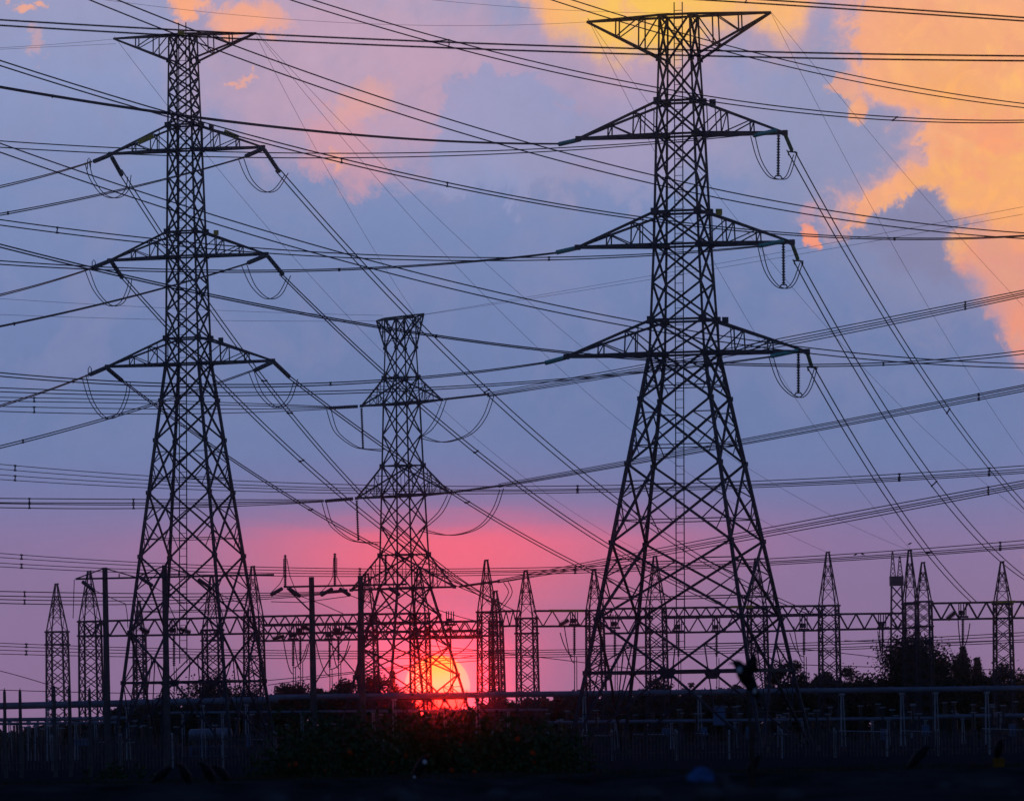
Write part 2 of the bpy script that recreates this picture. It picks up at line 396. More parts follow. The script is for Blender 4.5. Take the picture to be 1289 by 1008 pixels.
def line(label, wires, DA, DB, tp, spacers=(), ea=0, eb=0, group='conductor spans', cat='power line', name='power_line'):
    """wires: lists of surveyed (x, y); ea / eb: how far the span runs on past its first / last surveyed point"""
    ws = [fit(w, DA, DB) for w in wires]; r = tp * .5 * K * (DA + DB) / 2
    o_ = 0 if len(ws) == 1 else .007
    ta, tb = -max(ea, o_), 1 + max(eb, o_); n = 44
    if len(ws) == 1:
        g = MB(); g.tube([wpt(ws[0], ta + (tb - ta) * i / n) for i in range(n + 1)], r, 5)
        return tag(centred(g, name, WIRE), label, cat, group)
    m = wpt(ws[0], .5); root = thing(name, label, cat, (m.x, m.y, m.z), 0, group)
    for w in ws:
        g = MB(); g.tube([wpt(w, ta + (tb - ta) * i / n) for i in range(n + 1)], r, 5); g.build('conductor', WIRE, root, True)
    for sx in spacers:
        # fraction of the span at which the spacer is clamped
        x0, x1 = wires[0][0][0], wires[0][-1][0]
        lo, hi = 0.0, 1.0
        for _ in range(40):
            mid = (lo + hi) / 2; q = wpt(ws[0], mid); px = HX + ((q.x / q.y) * CR - ((q.z - H) / q.y) * SR) / K
            if (px < sx) == (x1 > x0): lo = mid
            else: hi = mid
        for k in range(0, len(ws) - 1, 2):
            a, b = wpt(ws[k], lo), wpt(ws[k + 1], lo); u = K * a.y
            d = (wpt(ws[k], lo + .005) - a).normalized()
            g = MB(); low = (a + b) / 2 + Vector((0, 0, -max(0, 3.2 * u - (a - b).length * .5)))
            g.bar(a + Vector((0, 0, .5 * u)), low + d * .6 * u, 1.5 * u); g.bar(b, low - d * .6 * u, 1.5 * u)
            g.bar(a - d * 1.5 * u, a + d * 1.5 * u, 2.2 * u); g.bar(b - d * 1.5 * u, b + d * 1.5 * u, 2.2 * u)
            g.build('spacer', STEEL, root, True)
    return root
two = lambda pts: [[(p[0], p[1]) for p in pts], [(p[0], p[2]) for p in pts]]
E = .05
line('thickest twin power line crossing the whole sky just below both pylon tops', two([(0, 25, 32), (322, 44, 51), (644, 56, 63), (966, 65.5, 72.5), (1288, 71, 77)]), 170, 170, 2.3, (565,), E, E)
line('thick twin power line cutting the top right corner above the right pylon', two([(800, -10, -5), (966, .5, 5.2), (1126, 11, 16), (1288, 22.5, 26.7)]), 190, 185, 2.1, (939,), 0, E)
line("widely spaced twin line falling from the left pylon head to the right edge", [[(145, 0), (322, 67), (644, 172.8), (824, 222), (966, 252), (1288, 293)], [(109, 0), (322, 80), (644, 185), (824, 233), (966, 262), (1181, 292), (1288, 300)]], 260, 330, 1.7, (), .06, E)
line("twin line from the top edge between both pylons, passing the right pylon's topmost arms", [[(392, 0), (569, 52), (644, 71), (825, 109), (966, 132.5), (1131, 149), (1288, 151)], [(363, 0), (560, 57), (644, 78.5), (825, 116.5), (966, 138), (1131, 152.5), (1288, 154)]], 270, 330, 1.6, (565, 1129), .06, E)
line('twin line falling from the top edge past the flat head of the right pylon', [[(721.5, 0), (789, 22.5), (976, 74), (1130, 105), (1288, 131)], [(694, 0), (769, 24), (966, 79), (1130, 112), (1288, 136)]], 280, 330, 1.5, (), .08, E)
line("twin line from the left edge past the left pylon's topmost arms to the right edge", two([(0, 77, 84), (215, 143, 147.5), (322, 172, 178), (430, 199, 204), (644, 246, 250), (824, 276, 279), (966, 291.5, 295), (1126, 300, 302), (1288, 296, 297)]), 270, 400, 1.6, (430, 563, 1126), E, E)
line('close twin line from the left edge to the topmost left insulator of the right pylon', two([(0, 109, 111), (175, 136.5, 138), (322, 157, 158.5), (430, 168, 170), (644, 179, 180), (703, 181.5, 182.5)]), 330, tl(rt, 0) + 1, 1.7, (66,), E, 0)
line("sagging twin line behind the left pylon ending at the right pylon's topmost right arm", two([(0, 175, 183), (212, 191, 198), (322, 196, 202.5), (644, 186, 190), (800, 178, 181), (950, 170, 171.5)]), 420, tl(rt, 1) - 1.6, 1.4, (), E, 0)
line('flat twin line ending at the middle left insulator of the right pylon', two([(0, 328.5, 333), (215, 339, 342), (322, 340, 342.5), (427, 338.5, 340.5), (544, 333, 334), (644, 324, 326), (700, 317.5, 318.5)]), 420, tl(rt, 2) + 1, 1.5, (427,), E, 0)
line('sagging twin line from the left edge to the middle right arm of the right pylon', two([(0, 277, 284), (190, 300, 305), (322, 312, 319), (490, 321, 326), (644, 325, 328.5), (691, 325, 328), (819, 319, 321), (955, 309.5, 311)]), 400, tl(rt, 3) - 1.6, 1.5, (72, 691), E, 0)
line('slack twin line ending at the lowest left insulator of the right pylon', two([(0, 469, 473.5), (210, 482, 486), (350, 485, 488), (481, 477.5, 480), (600, 466, 468.5), (686, 456.5, 457.5)]), 420, tl(rt, 4) + 1, 1.5, (416,), E, 0)
line('slack twin line ending at the lowest right arm of the right pylon', two([(0, 489, 494), (322, 491, 495), (482, 491, 493.5), (644, 483, 486), (819, 467, 469), (968, 448, 449)]), 430, tl(rt, 5) - 1.6, 1.3, (), E, 0)
line("close twin line crossing the left pylon's middle left insulator, rising again at the right edge", two([(0, 308, 311), (112, 336, 338.5), (215, 360, 363.5), (322, 381, 384), (549, 421, 423.5), (644, 434, 437), (744, 447, 449), (966, 459, 460), (1112, 456.5, 459), (1288, 441, 446)]), 280, 420, 1.6, (549, 1112), E, E)
line("wide twin line from the left edge past the right pylon's lowest arms", [[(0, 182.5), (210, 251), (322, 286), (644, 371.5), (806, 405), (904, 424), (1013, 437), (1141, 451), (1288, 457)], [(0, 193), (175, 251), (322, 296.5), (644, 380.5), (819, 416), (1018, 446), (1181, 459), (1288, 462.5)]], 270, 350, 1.6, (), E, E)
# slack spans of the left pylon, out to the left
for i, (lab, a, b, sp) in enumerate((
    ('twin line leaving the topmost left insulator of the left pylon', (115, 203.5, 204.5), (0, 234, 236.5), ()),
    ('twin line leaving the middle left insulator of the left pylon', (115, 337.5, 338.5), (0, 370.5, 372.5), ()),
    ('twin line leaving the lowest left insulator of the left pylon', (111, 471.5, 472.5), (0, 510, 512), (92,)))):
    mx = (a[0] + b[0]) / 2; line(lab, two([a, (mx, (a[1] + b[1]) / 2 + 1.5, (a[2] + b[2]) / 2 + 1.5), b]), tl(lt, 2 * i) - 2, 440, 1.4, sp, 0, .3)
for i, (lab, pts, sp) in enumerate((
    ('twin line passing behind the left pylon from its topmost right insulator to the left edge', [(307, 198, 199), (257, 212, 213), (214, 224, 225.5), (92, 251, 253), (0, 269, 271.5)], (10,)),
    ('twin line passing behind the left pylon from its middle right insulator to the left edge', [(310, 331, 332), (264, 347, 348), (211, 360.5, 362), (100, 388, 389), (0, 410.5, 412)], (18,)),
    ('twin line passing behind the left pylon from its lowest right insulator to the left edge', [(319, 466, 467.5), (271, 481, 483), (205, 505, 507), (100, 535, 538), (0, 561, 564)], (29,)))):
    line(lab, two(pts), tl(lt, 2 * i + 1) - 2, 450, 1.4, sp, 0, .15)
# spans that come down to the switchyard
DG = 690
down = [
    ('steep twin line coming down from the topmost left arm of the left pylon', [[(153, 222), (171, 252), (212, 317), (265, 389), (322, 468), (362, 519), (477, 648), (537, 702), (600, 747), (640, 770)], [(158, 222), (179, 252), (215, 312), (265, 382), (322, 462), (362, 514), (477, 641), (537, 696), (605, 744), (646, 768)]], tl(lt, 0) + 2, (330, 362)),
    ('steep twin line coming down from the middle left arm of the left pylon', [[(155, 351), (212, 417), (270, 477), (322, 529), (377, 580), (474, 661), (530, 704), (590, 742), (625, 760)], [(160, 351), (212, 412), (270, 471), (322, 523), (377, 575), (474, 655), (530, 698), (590, 737), (630, 758)]], tl(lt, 2) + 2, (377,)),
    ('steep twin line coming down from the lowest left arm of the left pylon', [[(155, 480), (187, 505), (265, 563), (322, 600), (389, 641.5), (472, 687), (540, 722), (600, 748)], [(158, 480), (187, 502.5), (265, 560), (322, 597), (389, 638.5), (472, 684), (540, 718), (605, 746)]], tl(lt, 4) + 2, (389,)),
    ('long twin line coming down from the topmost right arm of the left pylon', [[(353, 219), (379, 252), (510, 397), (609, 496), (644, 529), (780, 637), (884, 699), (960, 747), (1015, 776)], [(359, 218), (386.5, 252), (519.5, 397), (614, 491), (644, 522), (780, 630), (884, 693), (960, 741), (1020, 774)]], tl(lt, 1) + 2, (610,)),
    ('long twin line coming down from the middle right arm of the left pylon', [[(357, 348), (482, 471), (529, 515), (597, 571), (644, 609), (769, 688), (804, 708), (900, 762)], [(361, 348), (482, 466), (529, 510), (597, 566), (644, 603), (769, 683), (804, 703), (905, 760)]], tl(lt, 3) + 2, (597,)),
    ('long twin line coming down from the lowest right arm of the left pylon', [[(365, 475), (404, 508), (480, 565), (532, 594), (586, 634.5), (644, 668), (744, 718), (800, 748)], [(369, 475), (404, 504), (480, 560.5), (532, 589), (586, 631.5), (644, 664), (744, 714.5), (805, 745)]], tl(lt, 5) + 2, (586,)),
    ('steep twin line coming down from the topmost right arm of the right pylon', [[(993.5, 194), (1025, 252), (1180, 504), (1235, 576), (1288, 640)], [(1003.5, 194), (1033, 252), (1186, 503), (1240, 572), (1288, 632)]], tl(rt, 1) + 2.5, (1192,)),
    ('steep twin line coming down from the middle right arm of the right pylon', [[(1001, 331), (1098, 504), (1173, 612), (1225, 672), (1266, 711), (1288, 730)], [(1010, 331), (1107, 504), (1178, 605), (1230, 665), (1270, 708), (1292, 728)]], tl(rt, 3) + 2.5, (1173,)),
    ('steep twin line coming down from the lowest right arm of the right pylon', [[(1018, 465), (1040, 504), (1100, 603), (1166, 696), (1222, 757)], [(1027, 465), (1048, 504), (1107, 600), (1171, 692), (1228, 756)]], tl(rt, 5) + 2.5, (1166,)),
]
for lab, ws, d0, sp in down:
    line(lab, ws, d0, DG, 1.35, sp, 0, .1 if '1288' in str(ws[0][-1]) and 'topmost right arm of the right' in lab else 0, 'spans coming down to the switchyard')
# four-wire spans of the middle pylon
quad = lambda pts: [[(p[0], p[1 + i]) for p in pts] for i in range(4)]
line('four wire bundle running left from the topmost left arm of the middle pylon', quad([(411, 511.5, 512.5, 513.5, 514.5), (322, 508, 511, 515, 520), (160, 503, 507, 514, 520), (0, 500, 505, 511.5, 518)]), tl(mt, 0) - 2, 560, 1.1, (43,), 0, .1)
line('four wire bundle running left from the middle left arm of the middle pylon', quad([(405, 629, 630, 630.5, 631), (322, 628.5, 632, 635, 637), (160, 628.5, 632.5, 634, 639), (0, 627, 632.5, 634, 639)]), tl(mt, 2) - 2, 560, 1.2, (168, 37), 0, .1)
line('four wire bundle running left from the lowest left arm of the middle pylon', quad([(402, 745, 746, 747, 747.5), (322, 746.5, 750, 753, 756.5), (160, 746.5, 751, 755, 759), (0, 744, 750, 754.5, 759.5)]), tl(mt, 4) - 2, 560, 1.2, (31,), 0, .1)
line('four wire bundle rising right from the topmost right arm of the middle pylon', quad([(617, 494.5, 496, 497, 498), (644, 481 + 8, 492, 494, 495), (819, 457, 461, 465, 468.5), (966, 429, 432, 434, 437), (1130, 398, 402, 404, 407), (1288, 365, 368, 371, 374)]), tl(mt, 1) + 2, 470, 1.2, (1215,), 0, .06)
line('four wire bundle rising right from the middle right arm of the middle pylon', quad([(631, 609.5, 611, 612, 612.5), (644, 606, 608, 609, 611), (791, 578, 581, 583, 585), (966, 547.5, 549, 552, 553.5), (1130, 517, 519, 522, 524), (1288, 483.5, 486, 489, 492)]), tl(mt, 3) + 2, 470, 1.2, (1232,), 0, .06)
line('four wire bundle rising right from the lowest right arm of the middle pylon', quad([(630, 730, 731, 732, 732.5), (644, 726, 728, 730, 731), (780, 698, 701, 704, 707), (966, 665, 669, 671, 675), (1130, 635, 640, 642, 645), (1288, 604, 607, 610, 613)]), tl(mt, 5) + 2, 470, 1.2, (1244,), 0, .06)
# far level spans
line('upper level four wire line crossing the whole view behind the pylons', quad([(0, 585, 591, 598, 603.5), (322, 604, 609, 613, 618), (644, 612, 616.5, 618, 621), (966, 607.5, 611, 612.5, 613.5), (1288, 584.5, 589, 592, 595)]), 760, 620, 1.05, (19, 727, 1132, 1245), E, E)
line('lower level four wire line crossing the whole view just above the gantry peaks', quad([(0, 697, 702, 709, 713.5), (322, 711, 715, 719, 723), (644, 716, 719, 721, 724), (966, 704.5, 708, 709.5, 711.5), (1288, 679, 684, 687, 689)]), 760, 620, 1.05, (27, 453, 724, 1259), E, E)
line('lowest level four wire line crossing below the gantry beams', quad([(0, 809, 813, 818, 823), (322, 818, 821, 824, 827), (644, 819, 822, 825, 829), (966, 810, 813, 817, 819), (1288, 796, 800, 805, 808)]), 800, 720, 1.0, (33,), E, E)
for k, (lab, pts) in enumerate((
    ('thin wire rising right from behind the round trees toward the sun', [(337, 856), (447, 845), (604, 824)]),
    ('second thin wire rising right above the round trees toward the sun', [(337, 862), (507, 840), (604, 831)]),
    ('thin wire dipping to the right beyond the sun', [(540, 812), (679, 827), (739, 834), (830, 846)]),
    ('thin wire under the gantry beam between the two rightmost gantry groups', [(1001, 836), (1130, 840), (1288, 843)]),
    ('thin wire falling toward the round tree on the right', [(990, 815), (1063, 822), (1118, 829), (1180, 838)]),
    ('thin wire low above the pipe at the left edge', [(0, 844), (40, 855), (75, 866)]),
    ('thin level wire crossing the lattice columns at the far left', [(0, 868), (160, 872), (330, 873)]),
    ('thin wire sagging from the gantry left of the sun', [(545, 765), (590, 779), (640, 788)]),
    ('thin level wire low between the two rightmost lattice columns', [(1063, 806), (1150, 808), (1254, 806)]))):
    line(lab, [pts], 730 + 6 * k, 730 + 6 * k, 1.0, group='thin switchyard wires')
# earth wires
for lab, pts, d0, d1 in (
    ('thin earth wire leaving the left tip of the left pylon head', [(0, 60.5), (70, 56), (143, 49.5)], 440, tl(lt, 6)),
    ('second thin earth wire under the first at the left pylon head', [(0, 62.5), (80, 58.5), (146, 55.5)], 450, tl(lt, 6)),
    ('thin earth wire sagging across the sky to the left tip of the right pylon head', [(130, 0), (322, 21), (472, 31), (644, 32), (739, 28)], 420, tl(rt, 6)),
    ('short thin earth wire entering the top edge before the yellow cloud', [(544, 0), (644, 9.5), (719, 13), (845, 17)], 430, 480),
    ('thin earth wire from the left pylon head to the head of the middle pylon', [(323, 44), (329, 60), (397, 187), (434, 252), (522, 395)], tl(lt, 7), DM),
    ("thin earth wire from the left pylon head to the gantry peak beyond the right pylon", [(323, 43), (333, 52), (447, 195), (498, 252), (644, 405), (749, 503), (796, 543), (993, 672), (1045, 697)], tl(lt, 7), 700),
    ("longest thin earth wire, from the left pylon head to the paired gantry peaks", [(323, 43), (337, 54), (527, 252), (644, 361), (810, 496), (981, 615), (1133, 687), (1149, 694)], tl(lt, 7), 705),
    ("thin earth wire from the left pylon's left head tip to a gantry behind the right", [(144, 50), (151, 55), (215, 136), (257, 192), (322, 268), (432, 392), (482, 442), (555, 513), (650, 596), (794, 688), (828, 703)], tl(lt, 6), 700),
    ('thin earth wire falling steeply from the right pylon head through the orange cloud edge', [(970, 17), (976, 25), (1036, 147), (1092, 252), (1166, 380), (1231, 489), (1288, 572)], tl(rt, 7), 600),
    ('thin earth wire falling from the right pylon head across the orange cloud', [(970, 17), (977, 21), (1078, 147), (1167, 252), (1288, 385)], tl(rt, 7), 590),
    ('thin earth wire from the left tip of the right pylon head to the right edge', [(740, 29), (758, 42), (816, 130), (908, 252), (998, 364), (1126, 503), (1241, 607), (1288, 647)], tl(rt, 6), 660),
    ("thin earth wire from the right pylon's left head tip to the paired gantry peaks", [(740, 29), (748, 35), (796, 137), (903, 337), (949, 412), (1001, 504), (1068, 599), (1149, 693)], tl(rt, 6), 705),
    ('thin earth wire rising right from the head of the middle pylon', [(534, 395), (622, 382), (669, 373.5), (819, 348), (966, 319), (1288, 261)], tl(mt, 7), 480),
    ('second thin earth wire rising right from the head of the middle pylon', [(534, 396), (676, 375), (819, 352), (954, 329.5), (1008, 319), (1288, 270)], tl(mt, 7), 480),
    ('thin earth wire running left from the head of the middle pylon', [(474, 404), (322, 404), (195, 402), (0, 396)], tl(mt, 6), 570),
    ('higher thin earth wire running left behind the left pylon', [(482, 397), (322, 392.5), (215, 388), (0, 376)], tl(mt, 6), 570)):
    line(lab, [pts], d0, d1, .42, group='earth wires', cat='earth wire', name='earth_wire')

# ------------------------------------------------------------------ switchyard gantries
def column(label, x, yp, ysh, yg, wt, wb, D, rot=.26, rings=(), mb=STEEL):
    """yp peak, ysh foot of the peak, yg row of the ground; wt / wb outer widths in grid units"""
    b = P(x, yg, D); s = K * D; f = 1 / (2 * (math.cos(rot) + math.sin(rot)))
    root = thing('gantry_mast', label, 'gantry mast', (b.x, D, 0), -rot, 'switchyard gantry columns')
    zp, zs = zat(b.x, D, yp), zat(b.x, D, ysh); ht, hb = wt * s * f, wb * s * f; u = s
    cor = [(-1, -1), (1, -1), (1, 1), (-1, 1)]
    hh = lambda z: hb + (ht - hb) * z / zs
    for c in cor:
        g = MB(); g.bar((c[0] * hb, c[1] * hb, -.2), (c[0] * ht, c[1] * ht, zs), 2.1 * u); g.build('leg', mb, root)
    g = MB(); n = max(6, int(zs / (1.5 * ht)))
    for i in range(4):
        a, b2 = cor[i], cor[(i + 1) % 4]
        for k in range(n):
            z0, z1 = zs * k / n, zs * (k + 1) / n; h0, h1 = hh(z0), hh(z1)
            g.bar((a[0] * h0, a[1] * h0, z0), (b2[0] * h1, b2[1] * h1, z1), 1.05 * u); g.bar((b2[0] * h0, b2[1] * h0, z0), (a[0] * h1, a[1] * h1, z1), 1.05 * u)
    for y in rings:
        z = zat(root.location.x, D, y); h = hh(z) * 1.12
        for i in range(4):
            a, b2 = cor[i], cor[(i + 1) % 4]; g.bar((a[0] * h, a[1] * h, z), (b2[0] * h, b2[1] * h, z), 2.2 * u)
    g.build('lattice', mb, root)
    g = MB(); zm = zs + (zp - zs) * .42; hm = ht * .55
    for i in range(4):
        c = cor[i]; d = cor[(i + 1) % 4]
        g.bar((c[0] * ht, c[1] * ht, zs), (c[0] * .12, c[1] * .12, zp), 1.35 * u)
        q0, q1 = zs, zs + (zp - zs) * .3
        for (z0, z1) in ((0, .3), (.3, .55), (.55, .75)):
            ra = 1 - z0; rb = 1 - z1
            A = Vector((c[0] * ht * ra, c[1] * ht * ra, zs + (zp - zs) * z0)); B = Vector((d[0] * ht * rb, d[1] * ht * rb, zs + (zp - zs) * z1))
            A2 = Vector((d[0] * ht * ra, d[1] * ht * ra, A.z)); B2 = Vector((c[0] * ht * rb, c[1] * ht * rb, B.z))
            g.bar(A, B, .7 * u); g.bar(B2, B, .8 * u)
            if z0: g.bar(A2, B2, .7 * u)
        g.bar((c[0] * ht, c[1] * ht, zs), (d[0] * ht, d[1] * ht, zs), 1.2 * u)
    g.box((0, 0, zp), 4 * u, 4 * u, 2 * u); g.bar((0, 0, zp), (3.2 * u, 0, zp + .6 * u), 1.6 * u)
    g.build('peak_frame', mb, root)
    return root
cols = [
 ('bluish lattice column standing alone at the far left with two dark collars', 74.5, 735, 795, 945, 26, 31, 900, (795, 811)),
 ('lattice column beside the left concrete pole of the tall pole frame', 116, 719, 782, 942, 27, 31, 690, (782, 800)),
 ('faint distant lattice column seen through the left pylon', 178, 757, 800, 942, 15, 18, 960, (800,)),
 ('lattice column between the legs of the left pylon', 270, 726, 792, 940, 25, 28, 700, (793, 806)),
 ('lattice column just right of the left pylon legs', 322, 713, 776, 940, 24, 29, 690, (776, 797)),
 ('front lattice column of the close pair right of the sun', 616, 705, 770, 935, 24, 30, 680, (770, 800)),
 ('lattice column directly behind the right pole of the second pole frame', 465.5, 722, 772, 938, 22, 30, 720, (772, 800)),
 ('lattice column behind the middle pylon in front of the sun', 531, 716, 772, 937, 24, 28, 715, (772, 800)),
 ('shorter rear lattice column of the close pair right of the sun', 627, 744, 782, 935, 17, 22, 760, (782,)),
 ('lattice column with wide collars two gantries right of the sun', 665.5, 718, 778, 935, 26, 30, 690, (778, 797)),
 ('lattice column behind the left legs of the right pylon', 751.5, 717, 768, 934, 22, 28, 690, (768, 788)),
 ('lattice column in the middle behind the right pylon', 828.5, 700, 765, 934, 26, 30, 700, (765, 795)),
 ('lattice column behind the right legs of the right pylon', 956, 703, 765, 932, 25, 29, 700, (765, 795)),
 ('lattice column standing clear just right of the right pylon', 1046, 695, 762, 930, 26, 30, 700, (762, 774, 792)),
 ('taller lattice column of the pair above the round tree', 1149, 693, 758, 928, 20, 24, 705, (760, 790)),
 ('shorter lattice column of the pair above the round tree', 1165.5, 708, 757, 928, 21, 26, 700, (757, 788)),
 ('lattice column with a yellow collar near the right edge', 1265, 707, 760, 926, 24, 30, 690, (760, 778)),
]
for c in cols: column(c[0], *c[1:8], rings=c[8])
def beam(label, x0, x1, y0t, y0b, y1t, y1b, D, dep=1.3, plates=()):
    A, B = P(x0, (y0t + y0b) / 2, D), P(x1, (y1t + y1b) / 2, D); u = K * D
    m = A.lerp(B, .5); root = thing('gantry_truss', label, 'gantry truss', (m.x, D, min(A.z, B.z)), 0, 'switchyard gantry beams')
    rows = []
    for yt, d in (((y0t, y1t), 0), ((y0t, y1t), dep), ((y0b, y1b), 0), ((y0b, y1b), dep)):
        a, b = P(x0, yt[0], D), P(x1, yt[1], D); a.y += d; b.y += d; rows.append((a, b))
        g = MB(); g.bar(a, b, 2.4 * u); g.build('chord', STEEL, root, True)
    h = abs(rows[0][0].z - rows[2][0].z); n = max(6, int(round((B - A).length / (h * .62))))
    if n % 2: n += 1
    for (i, j), w in (((0, 2), 1.5), ((1, 3), 1.3), ((2, 3), .9)):
        g = MB()
        for k in range(n):
            p = rows[i][0].lerp(rows[i][1], k / n) if k % 2 == 0 else rows[j][0].lerp(rows[j][1], k / n)
            q = rows[j][0].lerp(rows[j][1], (k + 1) / n) if k % 2 == 0 else rows[i][0].lerp(rows[i][1], (k + 1) / n)
            g.bar(p, q, w * u)
        g.build('lattice_web', STEEL, root, True)
    for (pa, pb) in plates:
        t0, t1 = (pa - x0) / (x1 - x0), (pb - x0) / (x1 - x0); g = MB()
        a, b = rows[0][0].lerp(rows[0][1], t0), rows[0][0].lerp(rows[0][1], t1); a.y -= .2; b.y -= .2
        g.bar(a, b, 3.2 * u); g.build('yellow_plate', YELLOW, root, True)
    return root
beam('lattice beam running from the left concrete pole into the left pylon', 104, 262, 782, 800.5, 777.5, 798, 688)
beam('lattice beam passing through the right legs of the left pylon', 262, 316, 777.5, 798, 776, 797, 689)
beam('front lattice beam left of the sun behind the second pole frame', 330, 530, 775.5, 787, 771.5, 784, 685)
beam('rear lower lattice beam left of the sun behind the second pole frame', 316, 606, 797, 806.5, 794, 802, 715)
beam('rear middle lattice beam left of the sun', 330, 600, 786, 797, 781.5, 793, 725)
beam('lattice beam just right of the sun', 540, 606, 783, 801, 781.5, 800, 684)
beam('short lattice beam joining the column pair and the next column right of the sun', 628, 655, 769, 788, 768.5, 787, 684)
beam('lattice beam with a long yellow plate on top left of the right pylon', 672, 742, 768.5, 788, 768.5, 787.5, 690, plates=((691, 742),))
beam('front lattice beam behind the left legs of the right pylon', 760, 822, 766, 776.5, 765, 775.5, 686)
beam('front lattice beam behind the right legs of the right pylon with a yellow plate', 834, 1040, 765, 776, 762, 772.5, 686, plates=((920, 948),))
beam('rear lattice beam behind the left legs of the right pylon', 760, 822, 778, 797, 777.5, 796, 712)
beam('rear lattice beam behind the right legs of the right pylon', 834, 1034, 777.5, 796, 774, 793, 712)
beam('lattice beam between the column right of the pylon and the column pair', 1057, 1141, 772.5, 792, 771.5, 790.5, 704)
beam('lattice beam with a yellow plate between the column pair and the right edge', 1174, 1310, 759, 779.5, 756.5, 777, 690, plates=((1248, 1278),))
# strings, jumpers hanging in the yard
def hung(label, x, y0, y1, y2, D, loop=0):
    a = P(x, y0, D); root = thing('hanging_insulator', label, 'insulator', (a.x, D, a.z), 0, 'insulators hanging from the gantry beams')
    g = MB(); g.sheds(a, P(x, y1, D), .16, 16); g.build('insulator_string', PORC, root, True, True)
    g = MB()
    for dx in (-5, -2.5, 1, 4): g.bar(P(x + dx, y0 - 1, D), P(x + dx, y0 - 19, D), .1)
    g.box(P(x - 1, y0 - 7, D), .55, .5, .45); g.bar(P(x - 7, y0 - 2, D), P(x + 7, y0 - 2, D), .2); g.build('hanger_frame', STEEL, root, True)
    g = MB(); g.tube([P(x, y1, D), P(x + .4, (y1 + y2) / 2, D), P(x + .2, y2, D)], .045, 5); g.tube([P(x + 3, y1 + 2, D), P(x + 3.2, y2, D)], .04, 5)
    g.build('dropper_wire', WIRE, root, True)
    if loop:
        g = MB(); pts = [P(x + loop * t, y1 + 2 - 30 * (t ** 2.2), D) for t in [i / 8 for i in range(9)]]
        g.tube(pts, .05, 5); g.build('jumper_wire', WIRE, root, True)
        g = MB(); pts = [P(x - abs(loop) * .7 * t, y1 + 10 - 46 * (t ** 2), D) for t in [i / 8 for i in range(9)]]
        g.tube(pts, .05, 5); g.build('jumper_wire', WIRE, root, True)
for lab, a in (
    ('first hanging insulator left of the left pole of the second pole frame', (369, 806, 838, 872, 700, 18)),
    ('hanging insulator close left of the left pole of the second pole frame', (378, 800, 832, 872, 690, 12)),
    ('hanging insulator right of the left pole of the second pole frame', (415, 806, 840, 872, 700, 26)),
    ('hanging insulator midway between both poles of the second pole frame', (426, 800, 831, 872, 690, 14)),
    ('hanging insulator in the middle of the beam just right of the sun', (567, 788, 822, 872, 688, 34)),
    ('hanging insulator under the long yellow plate left of the right pylon', (723, 788, 824, 871, 690, -18)),
    ('hanging insulator seen between the left legs of the right pylon', (774, 792, 825, 870, 700, 0)),
    ('hanging insulator seen through the middle of the right pylon', (854, 796, 826, 870, 712, 0)),
    ('second hanging insulator seen through the middle of the right pylon', (902, 796, 826, 868, 712, 0)),
    ('hanging insulator just left of the column standing clear of the right pylon', (1012, 794, 824, 866, 712, -18)),
    ('hanging insulator beside the round tree on the right', (1111, 792, 822, 850, 704, -6)),
    ('hanging insulator above the pointed conifer', (1212, 778, 812, 838, 692, 9)),
    ('hanging insulator seen low through the left pylon', (219, 800, 838, 872, 690, 0))):
    hung(lab, *a)
# beaded tension strings on the beams
for lab, (a, b), D in (
    ('slanting insulator on the beam in the left legs of the left pylon', ((226, 791), (240, 796)), 684),
    ('slanting insulator on the beam in the left pylon centre', ((176, 790), (188, 796)), 684),
    ('slanting insulator on the beam left of the second pole frame', ((358, 800), (344, 804)), 684),
    ('slanting insulator on the beam between the two poles of the second frame', ((379, 788), (392, 793)), 684),
    ('slanting insulator on the beam right of the second frame', ((433, 788), (448, 794)), 684),
    ('slanting insulator on the beam over the sun', ((569, 790), (557, 796)), 682),
    ('slanting insulator under the long yellow plate', ((716, 780), (704, 787)), 686),
    ('slanting insulator on the beam above the conifer', ((1203, 770), (1192, 779)), 686)):
    g = MB(); g.sheds(P(*a, D), P(*b, D), .3, 12)
    tag(centred(g, 'tension_insulator', PORC), lab, 'insulator', 'slanting insulators on the gantry beams')
# communication mast behind
b = P(1132, 928, 1000); T = thing('communication_mast', 'pale twin horned communication mast with a box platform behind the gantry pair', 'mast', (b.x, 1000, 0), 0)
u = K * 1000
for c in ((-1, -1), (1, -1), (1, 1), (-1, 1)):
    g = MB(); g.bar((c[0] * 11.5 * u, c[1] * 1.2, -.2), (c[0] * 6.5 * u, c[1] * .8, zat(b.x, 1000, 737)), 1.6 * u); g.build('leg', STEEL, T)
g = MB(); zt = zat(b.x, 1000, 737)
for k in range(12):
    z0, z1 = zt * k / 12, zt * (k + 1) / 12; h0, h1 = (11.5 - 5 * k / 12) * u, (11.5 - 5 * (k + 1) / 12) * u
    for yy in (-1, 1):
        g.bar((-h0, yy, z0), (h1, yy, z1), .9 * u); g.bar((h0, yy, z0), (-h1, yy, z1), .9 * u)
g.build('lattice', STEEL, T)
g = MB(); g.box((0, 0, (zt + zat(b.x, 1000, 725)) / 2), 17 * u, 2.4, zat(b.x, 1000, 725) - zt); g.build('platform', STEEL, T)
